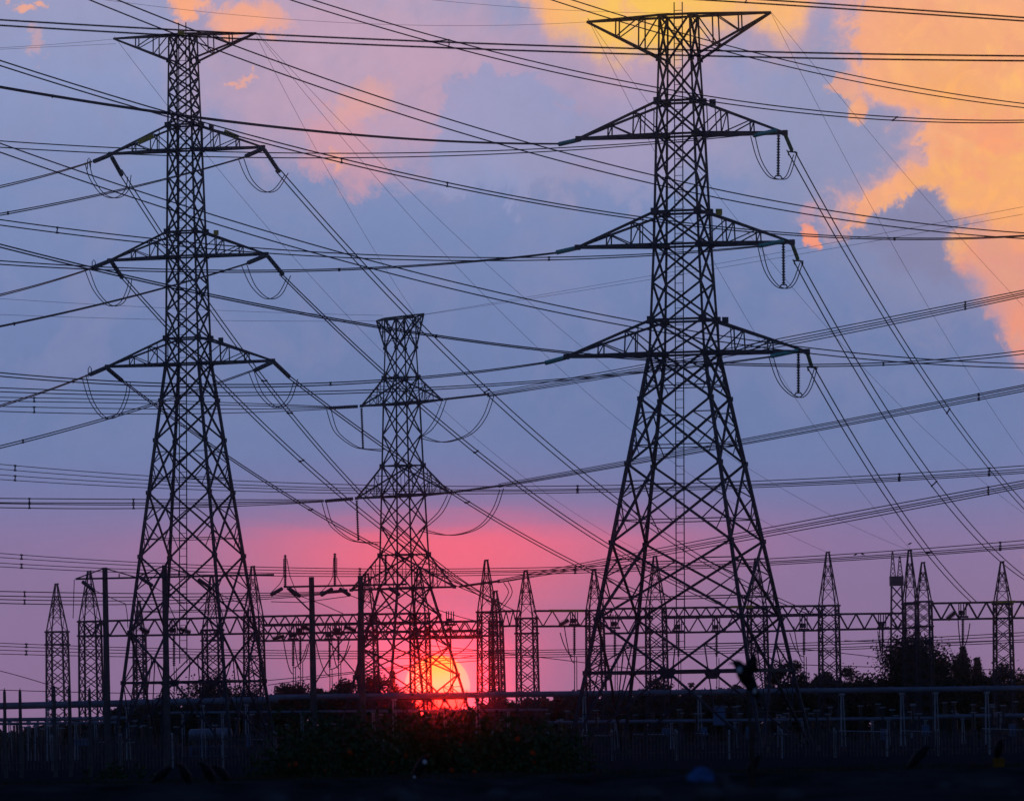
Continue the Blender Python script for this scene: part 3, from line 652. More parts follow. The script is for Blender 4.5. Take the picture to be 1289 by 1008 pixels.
for sx, yt in ((-4.5, 694), (4.5, 700)):
    g = MB(); z0, z1 = zat(b.x, 1000, 725), zat(b.x, 1000, yt)
    for d in (-1, 1): g.bar((sx * u + d * 3.2 * u, 0, z0), (sx * u + d * .5 * u, 0, z1), 1.1 * u)
    for k in range(5):
        w0, w1 = 3.2 - 2.7 * k / 5, 3.2 - 2.7 * (k + 1) / 5; a0, a1 = z0 + (z1 - z0) * k / 5, z0 + (z1 - z0) * (k + 1) / 5
        g.bar((sx * u - w0 * u, 0, a0), (sx * u + w1 * u, 0, a1), .7 * u); g.bar((sx * u + w0 * u, 0, a0), (sx * u - w1 * u, 0, a1), .7 * u)
    g.build('horn_frame', STEEL, T)

# ------------------------------------------------------------------ concrete pole frames
DP = 440; up_ = K * DP
def pole_frame(label, poles, arm, ties, strs, posts, braces, wires):
    c = P(poles[0][0], 945, DP); root = thing('pole_frame', label, 'pole frame', (c.x, DP, 0), 0, 'concrete pole frames')
    for x, yt in poles:
        b = P(x, 945, DP); zt = P(x, yt, DP).z; X = P(x, yt, DP).x; g = MB()
        g.tube([(X, DP, -.3), (X, DP, zt)], [4.6 * up_, 3.3 * up_], 12); g.build('concrete_pole', CONC, root, True)
    g = MB(); g.bar(P(*arm[0], DP - .4), P(*arm[1], DP - .4), 2.4 * up_); g.build('crossarm', STEEL, root, True)
    for a, b in ties:
        g = MB(); g.bar(P(*a, DP - .4), P(*b, DP - .4), 1.5 * up_); g.build('tie_rod', STEEL, root, True)
    for a, b in strs:
        g = MB(); g.sheds(P(*a, DP - .8), P(*b, DP - 1.6), 2.6 * up_, 10); g.build('insulator_string', PORC, root, True, True)
    for a, b in posts:
        g = MB(); g.sheds(P(*a, DP - .4), P(*b, DP - .4), 2.2 * up_, 18); g.build('post_insulator', PORC, root, True, True)
    for a, b in braces:
        g = MB(); g.bar(P(*a, DP - .3), P(*b, DP - .3), 2.0 * up_); g.build('brace', STEEL, root, True)
    for pts in wires:
        g = MB(); g.tube([P(*q, DP - 1.2) for q in pts], .5 * up_, 5); g.build('jumper_wire', WIRE, root, True)
pole_frame('tall concrete pole frame with tied crossarm in front of the left pylon', [(132, 714), (207, 711)], ((95, 728.5), (345, 723)),
    [((131.5, 715), (96, 728)), ((131.5, 715), (172, 726.5)), ((206.5, 712), (172, 726.5)), ((206.5, 712), (246, 725)), ((150, 722), (150, 727)), ((225, 718), (225, 726)), ((113, 721), (113, 728))],
    [((104, 732), (119, 743.5)), ((177, 727), (192, 737)), ((250, 729), (267, 741))], [], [],
    [[(93.5, 729), (93, 745), (92, 778)], [(119, 743), (135, 750), (158, 760)], [(158, 760), (160, 772), (161, 790)], [(192, 737), (206, 746), (232, 760)], [(267, 741), (285, 752), (320, 765)]])
pole_frame('concrete pole frame with upright insulators left of the middle pylon', [(392, 726), (453.5, 724)], ((357, 738.5), (512, 735)),
    [((391.5, 726), (391.5, 738))],
    [((355, 740.5), (341, 748.5)), ((364, 740.5), (378, 750.5)), ((418, 741), (404, 749)), ((428, 741), (440.5, 749)), ((490, 740), (503, 748.5))],
    [((359, 738), (359, 698)), ((421.5, 737), (421.5, 696)), ((485.5, 735.5), (485.5, 697))],
    [((361, 740), (391, 769))],
    [[(357, 703), (357, 725), (352, 735), (341, 746)], [(361, 703), (365, 725), (371, 740), (377, 750)], [(420, 702), (419, 725), (414, 735), (404, 745)], [(424, 702), (424, 725), (431, 738), (440, 749)], [(378, 750), (405, 760), (432, 772)], [(440, 749), (470, 760), (500, 768)], [(341, 757), (380, 758), (440, 750)]])
# lattice braces near the second frame
g = MB(); d = 720
for a, b in (((397, 860), (425, 812)), ((413, 806), (447, 846)), ((425, 812), (440, 796)), ((397, 806), (413, 806))): g.bar(P(*a, d), P(*b, d), 1.6 * K * d)
tag(centred(g, 'steel_brace', STEEL), 'crossed steel braces between the poles of the second pole frame', 'brace')

# ------------------------------------------------------------------ pipes, supports, fence, yard equipment
def pipe_run(label, x0, y0, x1, y1, D, tp, posts, w=3.4):
    a, b = P(x0, y0, D), P(x1, y1, D); m = a.lerp(b, .5); root = thing('busbar_pipe', label, 'busbar pipe', (m.x, D, 0), 0, 'overhead busbar pipes')
    u = K * D; g = MB(); n = 24; g.tube([a.lerp(b, i / n) for i in range(n + 1)], tp * u / 2, 10); g.build('pipe', PIPE, root, True, True)
    if tp > 4:
        nf = int((x1 - x0) / 70)
        for i in range(1, nf):
            q = a.lerp(b, (i + .3 * math.sin(i * 2.3)) / nf); dd = (b - a).normalized() * .09; g = MB(); g.tube([q - dd, q + dd], tp * u * .62, 10); g.build('flange', PIPE, root, True, True)
    for x in posts:
        t = (x - x0) / (x1 - x0); q = a.lerp(b, t); g = MB()
        g.bar((q.x - .5 * w * u, D, -.2), (q.x - .3 * w * u, D, q.z - tp * u * .5), w * u * .45); g.bar((q.x + .9 * w * u, D + .3, -.2), (q.x + .3 * w * u, D, q.z - tp * u * .5), w * u * .35)
        g.box((q.x, D, q.z - tp * u * .62), w * u * 1.7, .4, tp * u * .3)
        g.build('support_post', STEELB, root, True)
    return root
pipe_run('stout grey pipe carried at the far left behind the concrete posts', -30, 889, 350, 880.5, 560, 9, (-10, 60, 160, 255, 310))
pipe_run('long grey pipe running from the left pylon to the right edge above the fence', 336, 877.5, 1330, 865.5, 570, 7.5, (496, 601, 735, 880, 1060, 1135, 1178, 1242, 1300), 4.2)
pipe_run('thinner lower pipe at the far left', -30, 906, 160, 903.5, 580, 5, (12, 36, 72, 120), 3)
pipe_run('second thinner pipe just below it at the far left', -30, 911, 150, 909, 577, 3.5, (45, 95), 3)
pipe_run('lower grey pipe behind the right part of the fence', 690, 909, 1175, 903.5, 585, 4.5, (720, 775, 845, 925, 980, 1010, 1098, 1118, 1165), 3)
pipe_run('short lower pipe at the right edge behind the fence', 1178, 901.5, 1330, 899.5, 590, 5.5, (1212, 1260, 1300), 3)
pipe_run('lower pipe crossing behind the flowering shrubs', 200, 897, 690, 893, 588, 3.5, (230, 280, 380, 470, 560, 640), 3)
# palisade fence: five sections
def fence(label, x0, x1, D, ytop0, ytop1, seed):
    rnd = random.Random(seed); u = K * D
    a, b = P(x0, ytop0, D), P(x1, ytop1, D); m = a.lerp(b, .5)
    root = thing('palisade_fence', label, 'fence', (m.x, D, 0), 0, 'sections of the palisade fence')
    n = int((x1 - x0) / 4.4); g = MB()
    for i in range(n + 1):
        q = a.lerp(b, i / n); zt = q.z + rnd.uniform(-.02, .02)
        X = q.x; w = 1.6 * u; t = .02; k = len(g.v)
        for yy in (-t, t):
            g.v += [Vector((X - w / 2, D + yy, .05)), Vector((X + w / 2, D + yy, .05)), Vector((X + w / 2, D + yy, zt - .12)), Vector((X, D + yy, zt)), Vector((X - w / 2, D + yy, zt - .12))]
        g.f += [(k, k + 1, k + 2, k + 3, k + 4), (k + 9, k + 8, k + 7, k + 6, k + 5)]
        for j in range(5): g.f.append((k + j, k + 5 + j, k + 5 + (j + 1) % 5, k + (j + 1) % 5))
    g.build('pickets', PICKET, root, True)
    for f in (.25, .82):
        g = MB(); g.bar((a.x, D + .06, a.z * f), (b.x, D + .06, b.z * f), 1.1 * u); g.build('rail', PICKET, root, True)
    np_ = max(2, int((x1 - x0) / 62))
    for i in range(np_ + 1):
        q = a.lerp(b, i / np_); g = MB(); g.bar((q.x, D + .12, -.1), (q.x, D + .12, q.z + .05), 2.6 * u); g.build('post', STEELB, root, True)
fence('palisade fence section at the far left below the pipes', -20, 150, 406, 927, 924, 1)
fence('palisade fence section in front of the left pylon feet', 152, 345, 405, 924, 921, 2)
fence('palisade fence section between the shrubs and the right pylon', 690, 850, 404, 920, 918, 3)
fence('palisade fence section in front of the right pylon feet', 852, 1050, 403, 920, 917, 4)
fence('palisade fence section at the right edge', 1052, 1310, 402, 920, 916, 5)
fence('palisade fence section behind the flowering shrubs', 347, 688, 407, 922, 920, 6)
# bright horizontal tubes catching the light
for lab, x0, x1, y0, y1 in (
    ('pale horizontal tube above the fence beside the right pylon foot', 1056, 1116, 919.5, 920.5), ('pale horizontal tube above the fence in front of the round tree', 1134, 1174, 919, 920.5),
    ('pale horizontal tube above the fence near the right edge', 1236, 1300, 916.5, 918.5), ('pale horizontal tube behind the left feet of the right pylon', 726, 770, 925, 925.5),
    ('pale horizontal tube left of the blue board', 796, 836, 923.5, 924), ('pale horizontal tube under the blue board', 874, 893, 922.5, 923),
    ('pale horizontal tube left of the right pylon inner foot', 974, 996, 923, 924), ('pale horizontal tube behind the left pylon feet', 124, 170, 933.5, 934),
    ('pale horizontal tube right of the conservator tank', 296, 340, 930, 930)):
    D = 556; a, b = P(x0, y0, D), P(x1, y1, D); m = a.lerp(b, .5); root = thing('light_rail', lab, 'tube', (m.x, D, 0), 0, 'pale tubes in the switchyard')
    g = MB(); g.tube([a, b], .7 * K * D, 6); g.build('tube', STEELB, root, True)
    for t in (.04, .96):
        q = a.lerp(b, t); g = MB(); g.bar((q.x, D + .02, -.1), (q.x, D + .02, q.z - .05), .06); g.build('support_post', STEEL, root, True)
# left concrete posts
proto = thing('concrete_post', '', 'post', (0, 0, 0), 0, 'slim concrete posts at the left')
g = MB(); g.bar((0, 0, -.2), (0, 0, 4.25), .2, .13); g.build('shaft', CONC, proto)
g = MB(); g.box((0, 0, 4.28), .1, .1, .1); g.bar((0, 0, 4.3), (0, 0, 4.42), .03); g.build('cap', STEEL, proto)
PL = [(5.5, 866, 'slim concrete post closest to the left edge'), (25, 866, 'second slim concrete post from the left edge'), (68, 862, 'slim concrete post in front of the lone bluish column'), (87, 862, 'slim concrete post right of the lone bluish column'), (112.5, 864, 'slim concrete post beside the left concrete pole')]
for i, (x, y, lab) in enumerate(PL):
    q = P(x, y, 342); o = proto if i == 0 else dup(proto, (0, 0, 0), 0, lab)
    o['label'] = lab; o.location = (q.x, 342, q.z - 4.4)
# yard post insulators (a repeat nothing tells apart)
proto = thing('post_insulator', 'post insulator on a slim steel stand in the yard behind the fence', 'insulator', (0, 0, 0), 0, 'post insulators in the yard')
g = MB()
for dx in (-.22, .22): g.bar((dx, 0, -.1), (dx * .5, 0, 1.9), .09)
for k in range(3): g.bar((-.2 + .03 * k, 0, .3 + k * .55), (.2 - .03 * k, 0, .75 + k * .55), .05)
g.box((0, 0, 1.93), .5, .5, .07); g.build('stand', STEEL, proto)
g = MB(); g.sheds((0, 0, 1.96), (0, 0, 3.3), .15, 12); g.build('insulator', PORC, proto, smooth=True)
g = MB(); g.box((0, 0, 3.36), .5, .16, .1); g.build('cap', STEELB, proto)
xs = [(18, 395), (48, 400), (100, 398), (150, 430), (170, 425), (190, 460), (222, 455), (300, 440), (318, 430), (690, 440), (706, 450), (728, 455), (752, 450), (786, 440), (800, 455), (822, 450), (858, 440), (884, 450), (930, 445), (964, 450), (990, 440), (1022, 450), (1046, 445), (1084, 450), (1106, 440), (1128, 450), (1150, 445), (1190, 440), (1204, 450), (1226, 445), (1254, 450), (1280, 440), (362, 450), (420, 445), (480, 450), (540, 470), (630, 450)]
rx = random.Random(77); xs += [(rx.uniform(-5, 340), rx.uniform(360, 420)) for _ in range(22)] + [(rx.uniform(700, 1295), rx.uniform(355, 420)) for _ in range(30)]
for i, (x, D) in enumerate(xs):
    D = 565 + (D - 355) * .7
    q = P(x, 930, D); o = proto if i == 0 else dup(proto, (0, 0, 0), 0, proto['label'])
    o.location = (q.x, D, random.uniform(-.9, .15)); o.rotation_euler = (0, 0, random.uniform(-.6, .6))
# transformer with conservator tank
D = 600; u = K * D; c = P(262, 940, D)
T = thing('power_transformer', 'power transformer with a pale horizontal oil tank between the left pylon feet', 'transformer', (c.x, D, 0))
a, b = P(239, 924.5, D), P(291, 923, D); g = MB(); d = (b - a).normalized()
g.tube([a - d * .1, a, a + d * .12, b - d * .12, b, b + d * .1], [4 * u, 6.6 * u, 7.4 * u, 7.4 * u, 6.6 * u, 4 * u], 16); g.build('oil_tank', PIPE, T, True, True)
g = MB(); g.box((c.x, D + .4, .45), 46 * u, 1.6, .9); g.build('body', CABINET, T, True)
g = MB()
for k in range(14): g.box((c.x - 20 * u + k * 3.1 * u, D - .55, .5), .8 * u, .3, .7)
g.build('radiator', STEEL, T, True)
for x in (245, 262, 282):
    q = P(x, 921, D); g = MB(); g.sheds((q.x, D + .5, .9), (q.x, D + .5, 2.3), .13, 10); g.build('bushing', PORC, T, True, True)
for t in (.25, .75):
    q = a.lerp(b, t); g = MB(); g.bar((q.x, D, .85), (q.x, D, q.z - 6 * u), .15); g.build('tank_support', STEEL, T, True)
def cabinet(label, x, y0, y1, w, D, cat='cabinet', name='control_cabinet', grp='blue grey cabinets in the yard'):
    u = K * D; a, b = P(x, y0, D), P(x, y1, D); root = thing(name, label, cat, (a.x, D, 0), 0, grp)
    g = MB(); g.box((a.x, D, (a.z + b.z) / 2), w * u, .5, a.z - b.z); g.build('body', CABINET, root, True)
    g = MB(); g.box((a.x, D - .265, (a.z + b.z) / 2), w * u * .86, .03, (a.z - b.z) * .88); g.build('door', CABINET, root, True)
    g = MB(); g.box((a.x, D, a.z + .04), w * u * 1.1, .62, .08); g.build('roof', PIPE, root, True)
    for sx in (-.35, .35):
        g = MB(); g.bar((a.x + sx * w * u, D, -.1), (a.x + sx * w * u, D, b.z), .08); g.build('leg', STEEL, root, True)
cabinet('upright blue board on posts behind the right pylon', 905, 889, 912.5, 15, 568, 'board', 'sign_board', None)
cabinet('small blue cabinet above the fence before the round tree', 1165, 913, 926, 9, 557)
cabinet('small blue cabinet near the right edge', 1274, 912, 926, 8, 557)
cabinet('narrow blue cabinet right of the blue board', 941.5, 915, 928, 5, 560)
cabinet('small blue cabinet right of the right pylon foot', 1112, 918, 931, 7, 558)
cabinet('low blue cabinet left of the blue board', 838, 917, 926, 9, 560)
cabinet('second low blue cabinet left of the blue board', 886, 916, 926, 8, 562)
cabinet('blue cabinet bank behind the second slim concrete post', 103, 930, 938, 18, 560)
cabinet('blue cabinet right of the conservator tank', 313, 925, 940, 5, 560)
# round gauge lamp near the round tree
g = MB(); q = P(1148, 925, 557); g.tube([q + Vector((0, -.08, 0)), q + Vector((0, .08, 0))], 3.3 * K * 557, 14)
T = thing('round_gauge', 'small pale round gauge on a stem left of the small blue cabinet', 'gauge', (q.x, 557, 0)); g.build('dial', STEELB, T, True)
g = MB(); g.bar((q.x, 557, -.1), (q.x, 557, q.z - .1), .09); g.build('stem', STEEL, T, True)

# ------------------------------------------------------------------ vegetation
def tree(label, x, ytop, w, D, kind='round', leaf=.42, n=1500, seed=0, group='trees beyond the switchyard'):
    random.seed(seed * 7 + int(x)); base = P(x, ytop, D); X0 = base.x; Ht = base.z; Wm = w * K * D / 2
    root = thing('conifer' if kind == 'cone' else 'broadleaf_tree', label, 'tree', (X0, D, 0), 0, group)
    g = MB(); cr = MB()
    tr = max(.12, Ht * .025)
    g.tube([(0, 0, -.2), (.1 * random.uniform(-1, 1), 0, Ht * .3), (.15, 0, Ht * .6), (0, 0, Ht * .92)], [tr * 1.3, tr, tr * .65, tr * .15], 7)
    cl = []
    if kind == 'cone':
        for i in range(26):
            t = i / 25; z = Ht * (.12 + .88 * t); rr = Wm * (1 - t) ** .75 * random.uniform(.7, 1.2)
            for k in range(4):
                th = random.uniform(0, 6.28); cl.append((Vector((rr * .6 * math.cos(th), rr * .6 * math.sin(th), z)), max(.18, rr * .42), .75))
    else:
        for i in range(30):
            while True:
                q = Vector((random.uniform(-1, 1), random.uniform(-1, 1), random.uniform(-1, 1)))
                if .25 < q.length < 1: break
            z = Ht * .56 + q.z * Ht * .4
            cl.append((Vector((q.x * Wm * .85, q.y * Wm * .8, z)), Wm * random.uniform(.2, .38), .8))
        for q, r, e in cl[::3]:
            s0 = Vector((0, 0, Ht * random.uniform(.25, .5))); g.tube([s0, s0.lerp(q, .55) + Vector((0, 0, .2)), q], [tr * .45, tr * .28, .03], 5)
    per = max(6, n // len(cl))
    for q, r, e in cl:
        for _ in range(int(per * 2.6)):
            v = Vector((random.gauss(0, .5), random.gauss(0, .5), random.gauss(0, .5) * e)) * r * 1.3
            cr.leaf(q + v, leaf * .66)
    g.build('trunk', BARK, root, smooth=True); cr.build('crown', LEAF, root)
    return root
for a in (
    ('rounded broadleaf tree left of the second pole frame', 368, 855, 52, 790, 'round', .5, 3200, 1),
    ('rounded broadleaf tree between the poles of the second frame', 432, 854, 50, 795, 'round', .5, 3000, 2),
    ('broad dark tree behind the left feet of the middle pylon', 472, 851, 60, 800, 'round', .5, 3400, 3),
    ('pointed conifer just left of the sun', 494, 846, 40, 805, 'cone', .45, 1500, 4),
    ('low bushy tree at the left rim of the sun', 506, 868, 40, 800, 'round', .45, 1200, 5),
    ('low sparse tree under the sun', 548, 880, 34, 900, 'round', .4, 420, 6),
    ('low tree right of the sun behind the column pair', 630, 879, 60, 800, 'round', .45, 900, 7),
    ('small tree behind the left leg of the right pylon', 735, 866, 30, 800, 'round', .45, 800, 8),
    ('dark tree behind the left feet of the right pylon', 776, 872, 50, 790, 'round', .45, 1000, 9),
    ('leafy tree behind the first gusset plate of the right pylon', 832, 850, 50, 780, 'round', .5, 2600, 10),
    ('small rounded tree between the gusset plates of the right pylon', 868, 858, 26, 800, 'round', .45, 900, 11),
    ('low tree right of the second gusset plate', 912, 862, 44, 800, 'round', .45, 1000, 12),
    ('round dark tree behind the right foot of the right pylon', 994, 832, 62, 770, 'round', .5, 3600, 13),
    ('leafy tree behind the column standing clear of the right pylon', 1040, 838, 52, 775, 'round', .5, 3000, 14),
    ('open leafy tree with sky showing through right of the clear column', 1078, 836, 56, 780, 'round', .5, 2200, 15),
    ('largest round dark tree on the right below the gantry pair', 1148, 804, 122, 740, 'round', .5, 9500, 16),
    ('pointed conifer in the gap left of the rightmost column', 1212, 816, 70, 760, 'cone', .45, 3600, 17),
    ('shorter conifer right of the pointed conifer', 1230, 830, 56, 765, 'cone', .45, 2600, 18),
    ('dark bushy tree beside the rightmost column', 1258, 832, 52, 760, 'round', .5, 3600, 19),
    ('bushy tree at the right edge', 1292, 842, 54, 765, 'round', .5, 3000, 20),
    ('sparse leafy tree inside the left pylon legs', 262, 854, 96, 780, 'round', .5, 2600, 21),
    ('leafy tree behind the left foot of the left pylon', 205, 872, 60, 790, 'round', .5, 1000, 22),
    ('low tree right of the left pylon', 312, 866, 60, 790, 'round', .5, 1200, 23),
    ('low bush at the horizon behind the left concrete pole', 150, 884, 40, 800, 'round', .45, 700, 24),
    ('low bush at the horizon between the slim concrete posts', 55, 915, 40, 820, 'round', .35, 450, 25),
    ('low bush at the horizon close to the left edge', 18, 918, 36, 825, 'round', .35, 400, 26),
    ('low bush at the horizon behind the blue cabinet bank', 104, 912, 44, 820, 'round', .35, 450, 27)):
    tree(*a)
# hedge: undergrowth that reads as one mass
random.seed(5); g = MB()
HT = [(-20, 921), (60, 918), (130, 905), (150, 890), (240, 884), (340, 880), (420, 872), (500, 878), (530, 896), (590, 895), (640, 884), (740, 876), (840, 872), (940, 870), (985, 862), (1060, 862), (1100, 856), (1190, 858), (1240, 860), (1310, 858)]
for i in range(26000):
    x = random.uniform(-20, 1310); D = random.uniform(800, 860)
    for (xa, ya), (xb, yb) in zip(HT, HT[1:]):
        if xa <= x <= xb: top = ya + (yb - ya) * (x - xa) / (xb - xa)
    top += 5 * math.sin(x * .09) * math.sin(x * .031 + 1) + 3 * math.sin(x * .31)
    y = top + abs(random.gauss(0, 1)) * 7 if random.random() < .6 else random.uniform(top, 934)
    q = P(x, y, D)
    if q.z > .1: g.leaf(q, .8 if y < top + 9 else 1.5)
o = centred(g, 'undergrowth', LEAF); struct(o, 'stuff'); o['label'] = 'dark undergrowth behind the switchyard'
# flowering shrubs
def shrub(label, x, ytop, w, D, n, nf, seed):
    random.seed(seed); b = P(x, ytop, D); X0, Ht = b.x, b.z; W = w * K * D / 2
    root = thing('flowering_shrub', label, 'shrub', (X0, D, 0), 0, 'flowering shrubs before the fence')
    g = MB(); st = MB(); tops = []
    for k in range(16):
        th = random.uniform(0, 6.28); rr = random.uniform(.1, 1); t = Vector((math.cos(th) * W * rr, math.sin(th) * W * .6 * rr, Ht * (1 - .35 * rr * rr) * random.uniform(.8, 1.0)))
        st.tube([(0, 0, 0), t * .5 + Vector((0, 0, .1)), t], [.02, .014, .005], 5); tops.append(t)
        for _ in range(n // 16):
            f = random.random() ** .6; g.leaf(Vector((0, 0, 0)).lerp(t, .25 + .82 * f) + Vector((random.gauss(0, .19), random.gauss(0, .17), random.gauss(0, .14))), .095)
    st.build('stems', STRAW, root); g.build('foliage', LEAFB, root)
    for k in range(nf):
        t = random.choice(tops) + Vector((random.gauss(0, .15), -.25 - random.random() * .2, random.gauss(0, .08) - random.random() * .5))
        fl = MB()
        for j in range(7):
            a = j * .9; d = Vector((math.cos(a), -.3, math.sin(a))) * .024
            fl.rock(t + d, .02, .012, .02)
        fl.rock(t + Vector((0, -.02, 0)), .017, .017, .017)
        fl.build('flower_head', FLOWER, root)
for i, (lab, x, yt, w, D) in enumerate((
    ('flowering shrub at the left end of the shrub row', 362, 905, 74, 118), ('thin flowering shrub second from the left of the row', 402, 898, 76, 122), ('dense flowering shrub left of the middle of the row', 446, 896, 84, 116),
    ('tallest flowering shrub just left of the sun reflection', 492, 893, 84, 120), ('flowering shrub directly below the sun', 540, 905, 70, 117), ('flowering shrub right below the sun', 584, 899, 82, 121), ('flowering shrub under the column pair', 628, 902, 84, 116),
    ('flowering shrub second from the right of the row', 672, 906, 78, 119), ('low flowering shrub at the right end of the row', 710, 918, 66, 122))):
    shrub(lab, x, yt, w, D, 2300, 3 if i not in (4,) else 1, 40 + i)
# low bushes in front of fence at left
for i, (lab, x, yt, w, D) in enumerate((('low green bush in front of the fence at the left pylon', 172, 958, 70, 150), ('low green bush left of the four crows', 128, 962, 46, 150))):
    random.seed(90 + i); b = P(x, yt, D); root = thing('low_bush', lab, 'bush', (b.x, D, 0), 0, 'low bushes'); g = MB(); st = MB(); W = w * K * D / 2
    for k in range(12):
        t = Vector((random.uniform(-W, W), random.uniform(-.3, .3), b.z * random.uniform(.7, 1))); st.tube([(t.x * .2, 0, 0), t], [.015, .004], 4)
        for _ in range(60): g.leaf(t * random.uniform(.4, 1) + Vector((random.gauss(0, .1), random.gauss(0, .1), random.gauss(0, .07))), .09)
    st.build('stems', STRAW, root); g.build('foliage', LEAFB, root)

# ------------------------------------------------------------------ ground, bank, rubble
def fb(x, y):
    return .5 * math.sin(x * 1.7 + y * .6) + .3 * math.sin(x * 4.1 - y * 1.9 + 1) + .2 * math.sin(x * 9.3 + y * 5.1)
g = MB()
xsr = [-5000, -2000, -600, -160, -60] + [-24 + i * .4 for i in range(121)] + [60, 160, 600, 2000, 5000]
def prof(x, D):
    """height of the soil: flat yard, an earth bank about 95 m off, a low mound near the camera"""
    z = 0
    if 86 < D < 104:
        t = 1 - abs(D - 95) / 9; z = 1.36 * min(1, t * 2.2) + .035 * fb(x * .9, D)
    if D < 46:
        t = min(1, (46 - D) / 10); z = max(z, (1.66 + .03 * fb(x * 1.6, D * .5)) * t) if D > 12 else max(z, 1.66 * max(0, (D - 4) / 8) * 1)
    return z
ys = [-400, -20, 0, 4, 8, 12, 18, 24, 28] + [30 + i * 1.0 for i in range(17)] + [50, 60, 75, 86] + [87 + i * .7 for i in range(25)] + [105, 120, 160, 220, 300, 400, 600, 900, 1500, 3000, 5000]
for y in ys:
    for x in xsr: g.v.append(Vector((x, y, prof(x, y) if abs(x) < 30 else prof(30, y) if abs(x) < 200 else 0)))
nx = len(xsr)
for j in range(len(ys) - 1):
    for i in range(nx - 1):
        g.f.append((j * nx + i, j * nx + i + 1, (j + 1) * nx + i + 1, (j + 1) * nx + i))
struct(g.build('ground', EARTH, smooth=True))
GRAVEL = mat('grey yard gravel', (.035, .035, .04), 1, 0, .4, .8, .4, spec=0)
g = MB()
for y in (120, 200, 300, 400, 500, 600, 660):
    for x in (-150, -60, 0, 60, 150): g.v.append(Vector((x, y, .004)))
for j in range(6):
    for i in range(4): g.f.append((j * 5 + i, j * 5 + i + 1, (j + 1) * 5 + i + 1, (j + 1) * 5 + i))
struct(g.build('gravel_ground', GRAVEL))
# grass on the bank
random.seed(3); g = MB()
for i in range(5200):
    x = random.uniform(-8.5, 8.5); D = random.gauss(93.8, 1.5); z = prof(x, D); h = random.uniform(.02, .075)
    if random.random() < .03: h *= 2.2
    a = random.uniform(-.03, .03); k = len(g.v)
    g.v += [Vector((x - .006, D, z - .02)), Vector((x + .006, D, z - .02)), Vector((x + a, D + random.uniform(-.02, .02), z + h))]; g.f.append((k, k + 1, k + 2))
o = g.build('grass', GRASSM); struct(o, 'stuff'); o['label'] = 'short dry grass along the top of the earth bank'
# rubble on the near mound
random.seed(8)
proto = None
for i in range(46):
    x = random.uniform(330, 1300); D = random.uniform(31, 40); q = P(x, 985, D); s = random.choice((.02, .03, .04, .06))
    g = MB(); g.rock((0, 0, 0), s * random.uniform(.8, 1.6), s, s * .7)
    o = g.build('rubble_stone', STONE); o.location = (q.x, D, prof(q.x, D) + s * .25)
    tag(o, 'broken grey stone lying on the dark mound in the foreground', 'stone', 'rubble stones on the mound')
def scrap(label, x, y, D, w, h, m):
    random.seed(int(x)); q = P(x, y, D); g = MB(); nn = 7; wx = w * K * D; hx = h * K * D
    for i in range(nn):
        for j in range(4):
            g.v.append(Vector(((i / (nn - 1) - .5) * wx, random.uniform(-.02, .02), -.03 + (j / 3) * (hx + .03) * math.sin(math.pi * (.12 + .76 * i / (nn - 1))) + random.uniform(-.004, .004))))
    for i in range(nn - 1):
        for j in range(3): g.f.append((i * 4 + j, (i + 1) * 4 + j, (i + 1) * 4 + j + 1, i * 4 + j + 1))
    o = g.build('plastic_scrap', m, smooth=True); md = o.modifiers.new('thick', 'SOLIDIFY'); md.thickness = .004
    o.location = (q.x, D, q.z); tag(o, label, 'scrap', 'plastic litter')
scrap('bright blue plastic scrap on the mound below the right pylon', 882, 976, 40, 34, 11, PLASTIC)
scrap('dull plastic scrap right of the bright blue one', 910, 984, 39, 20, 12, STONE)
scrap('pale plastic scrap at the bottom left of the mound', 520, 998, 34, 24, 12, STONE)

# ------------------------------------------------------------------ birds
def skin_mesh(name, verts, edges, radii, m, parent=None, lv=2):
    me = bpy.data.meshes.new(name); me.from_pydata(verts, edges, []); me.update()
    o = bpy.data.objects.new(name, me); COL.objects.link(o)
    s = o.modifiers.new('skin', 'SKIN'); s.use_smooth_shade = True
    for v, r in zip(me.skin_vertices[0].data, radii): v.radius = r if isinstance(r, tuple) else (r, r)
    me.skin_vertices[0].data[0].use_root = True
    sd = o.modifiers.new('sub', 'SUBSURF'); sd.levels = lv; sd.render_levels = lv
    dg = bpy.context.evaluated_depsgraph_get(); ev = o.evaluated_get(dg); nm = bpy.data.meshes.new_from_object(ev)
    bpy.data.objects.remove(o); nm.materials.clear(); nm.materials.append(m); nm.name = name
    for p in nm.polygons: p.use_smooth = True
    o = bpy.data.objects.new(name, nm); COL.objects.link(o)
    if parent: o.parent = parent
    return o
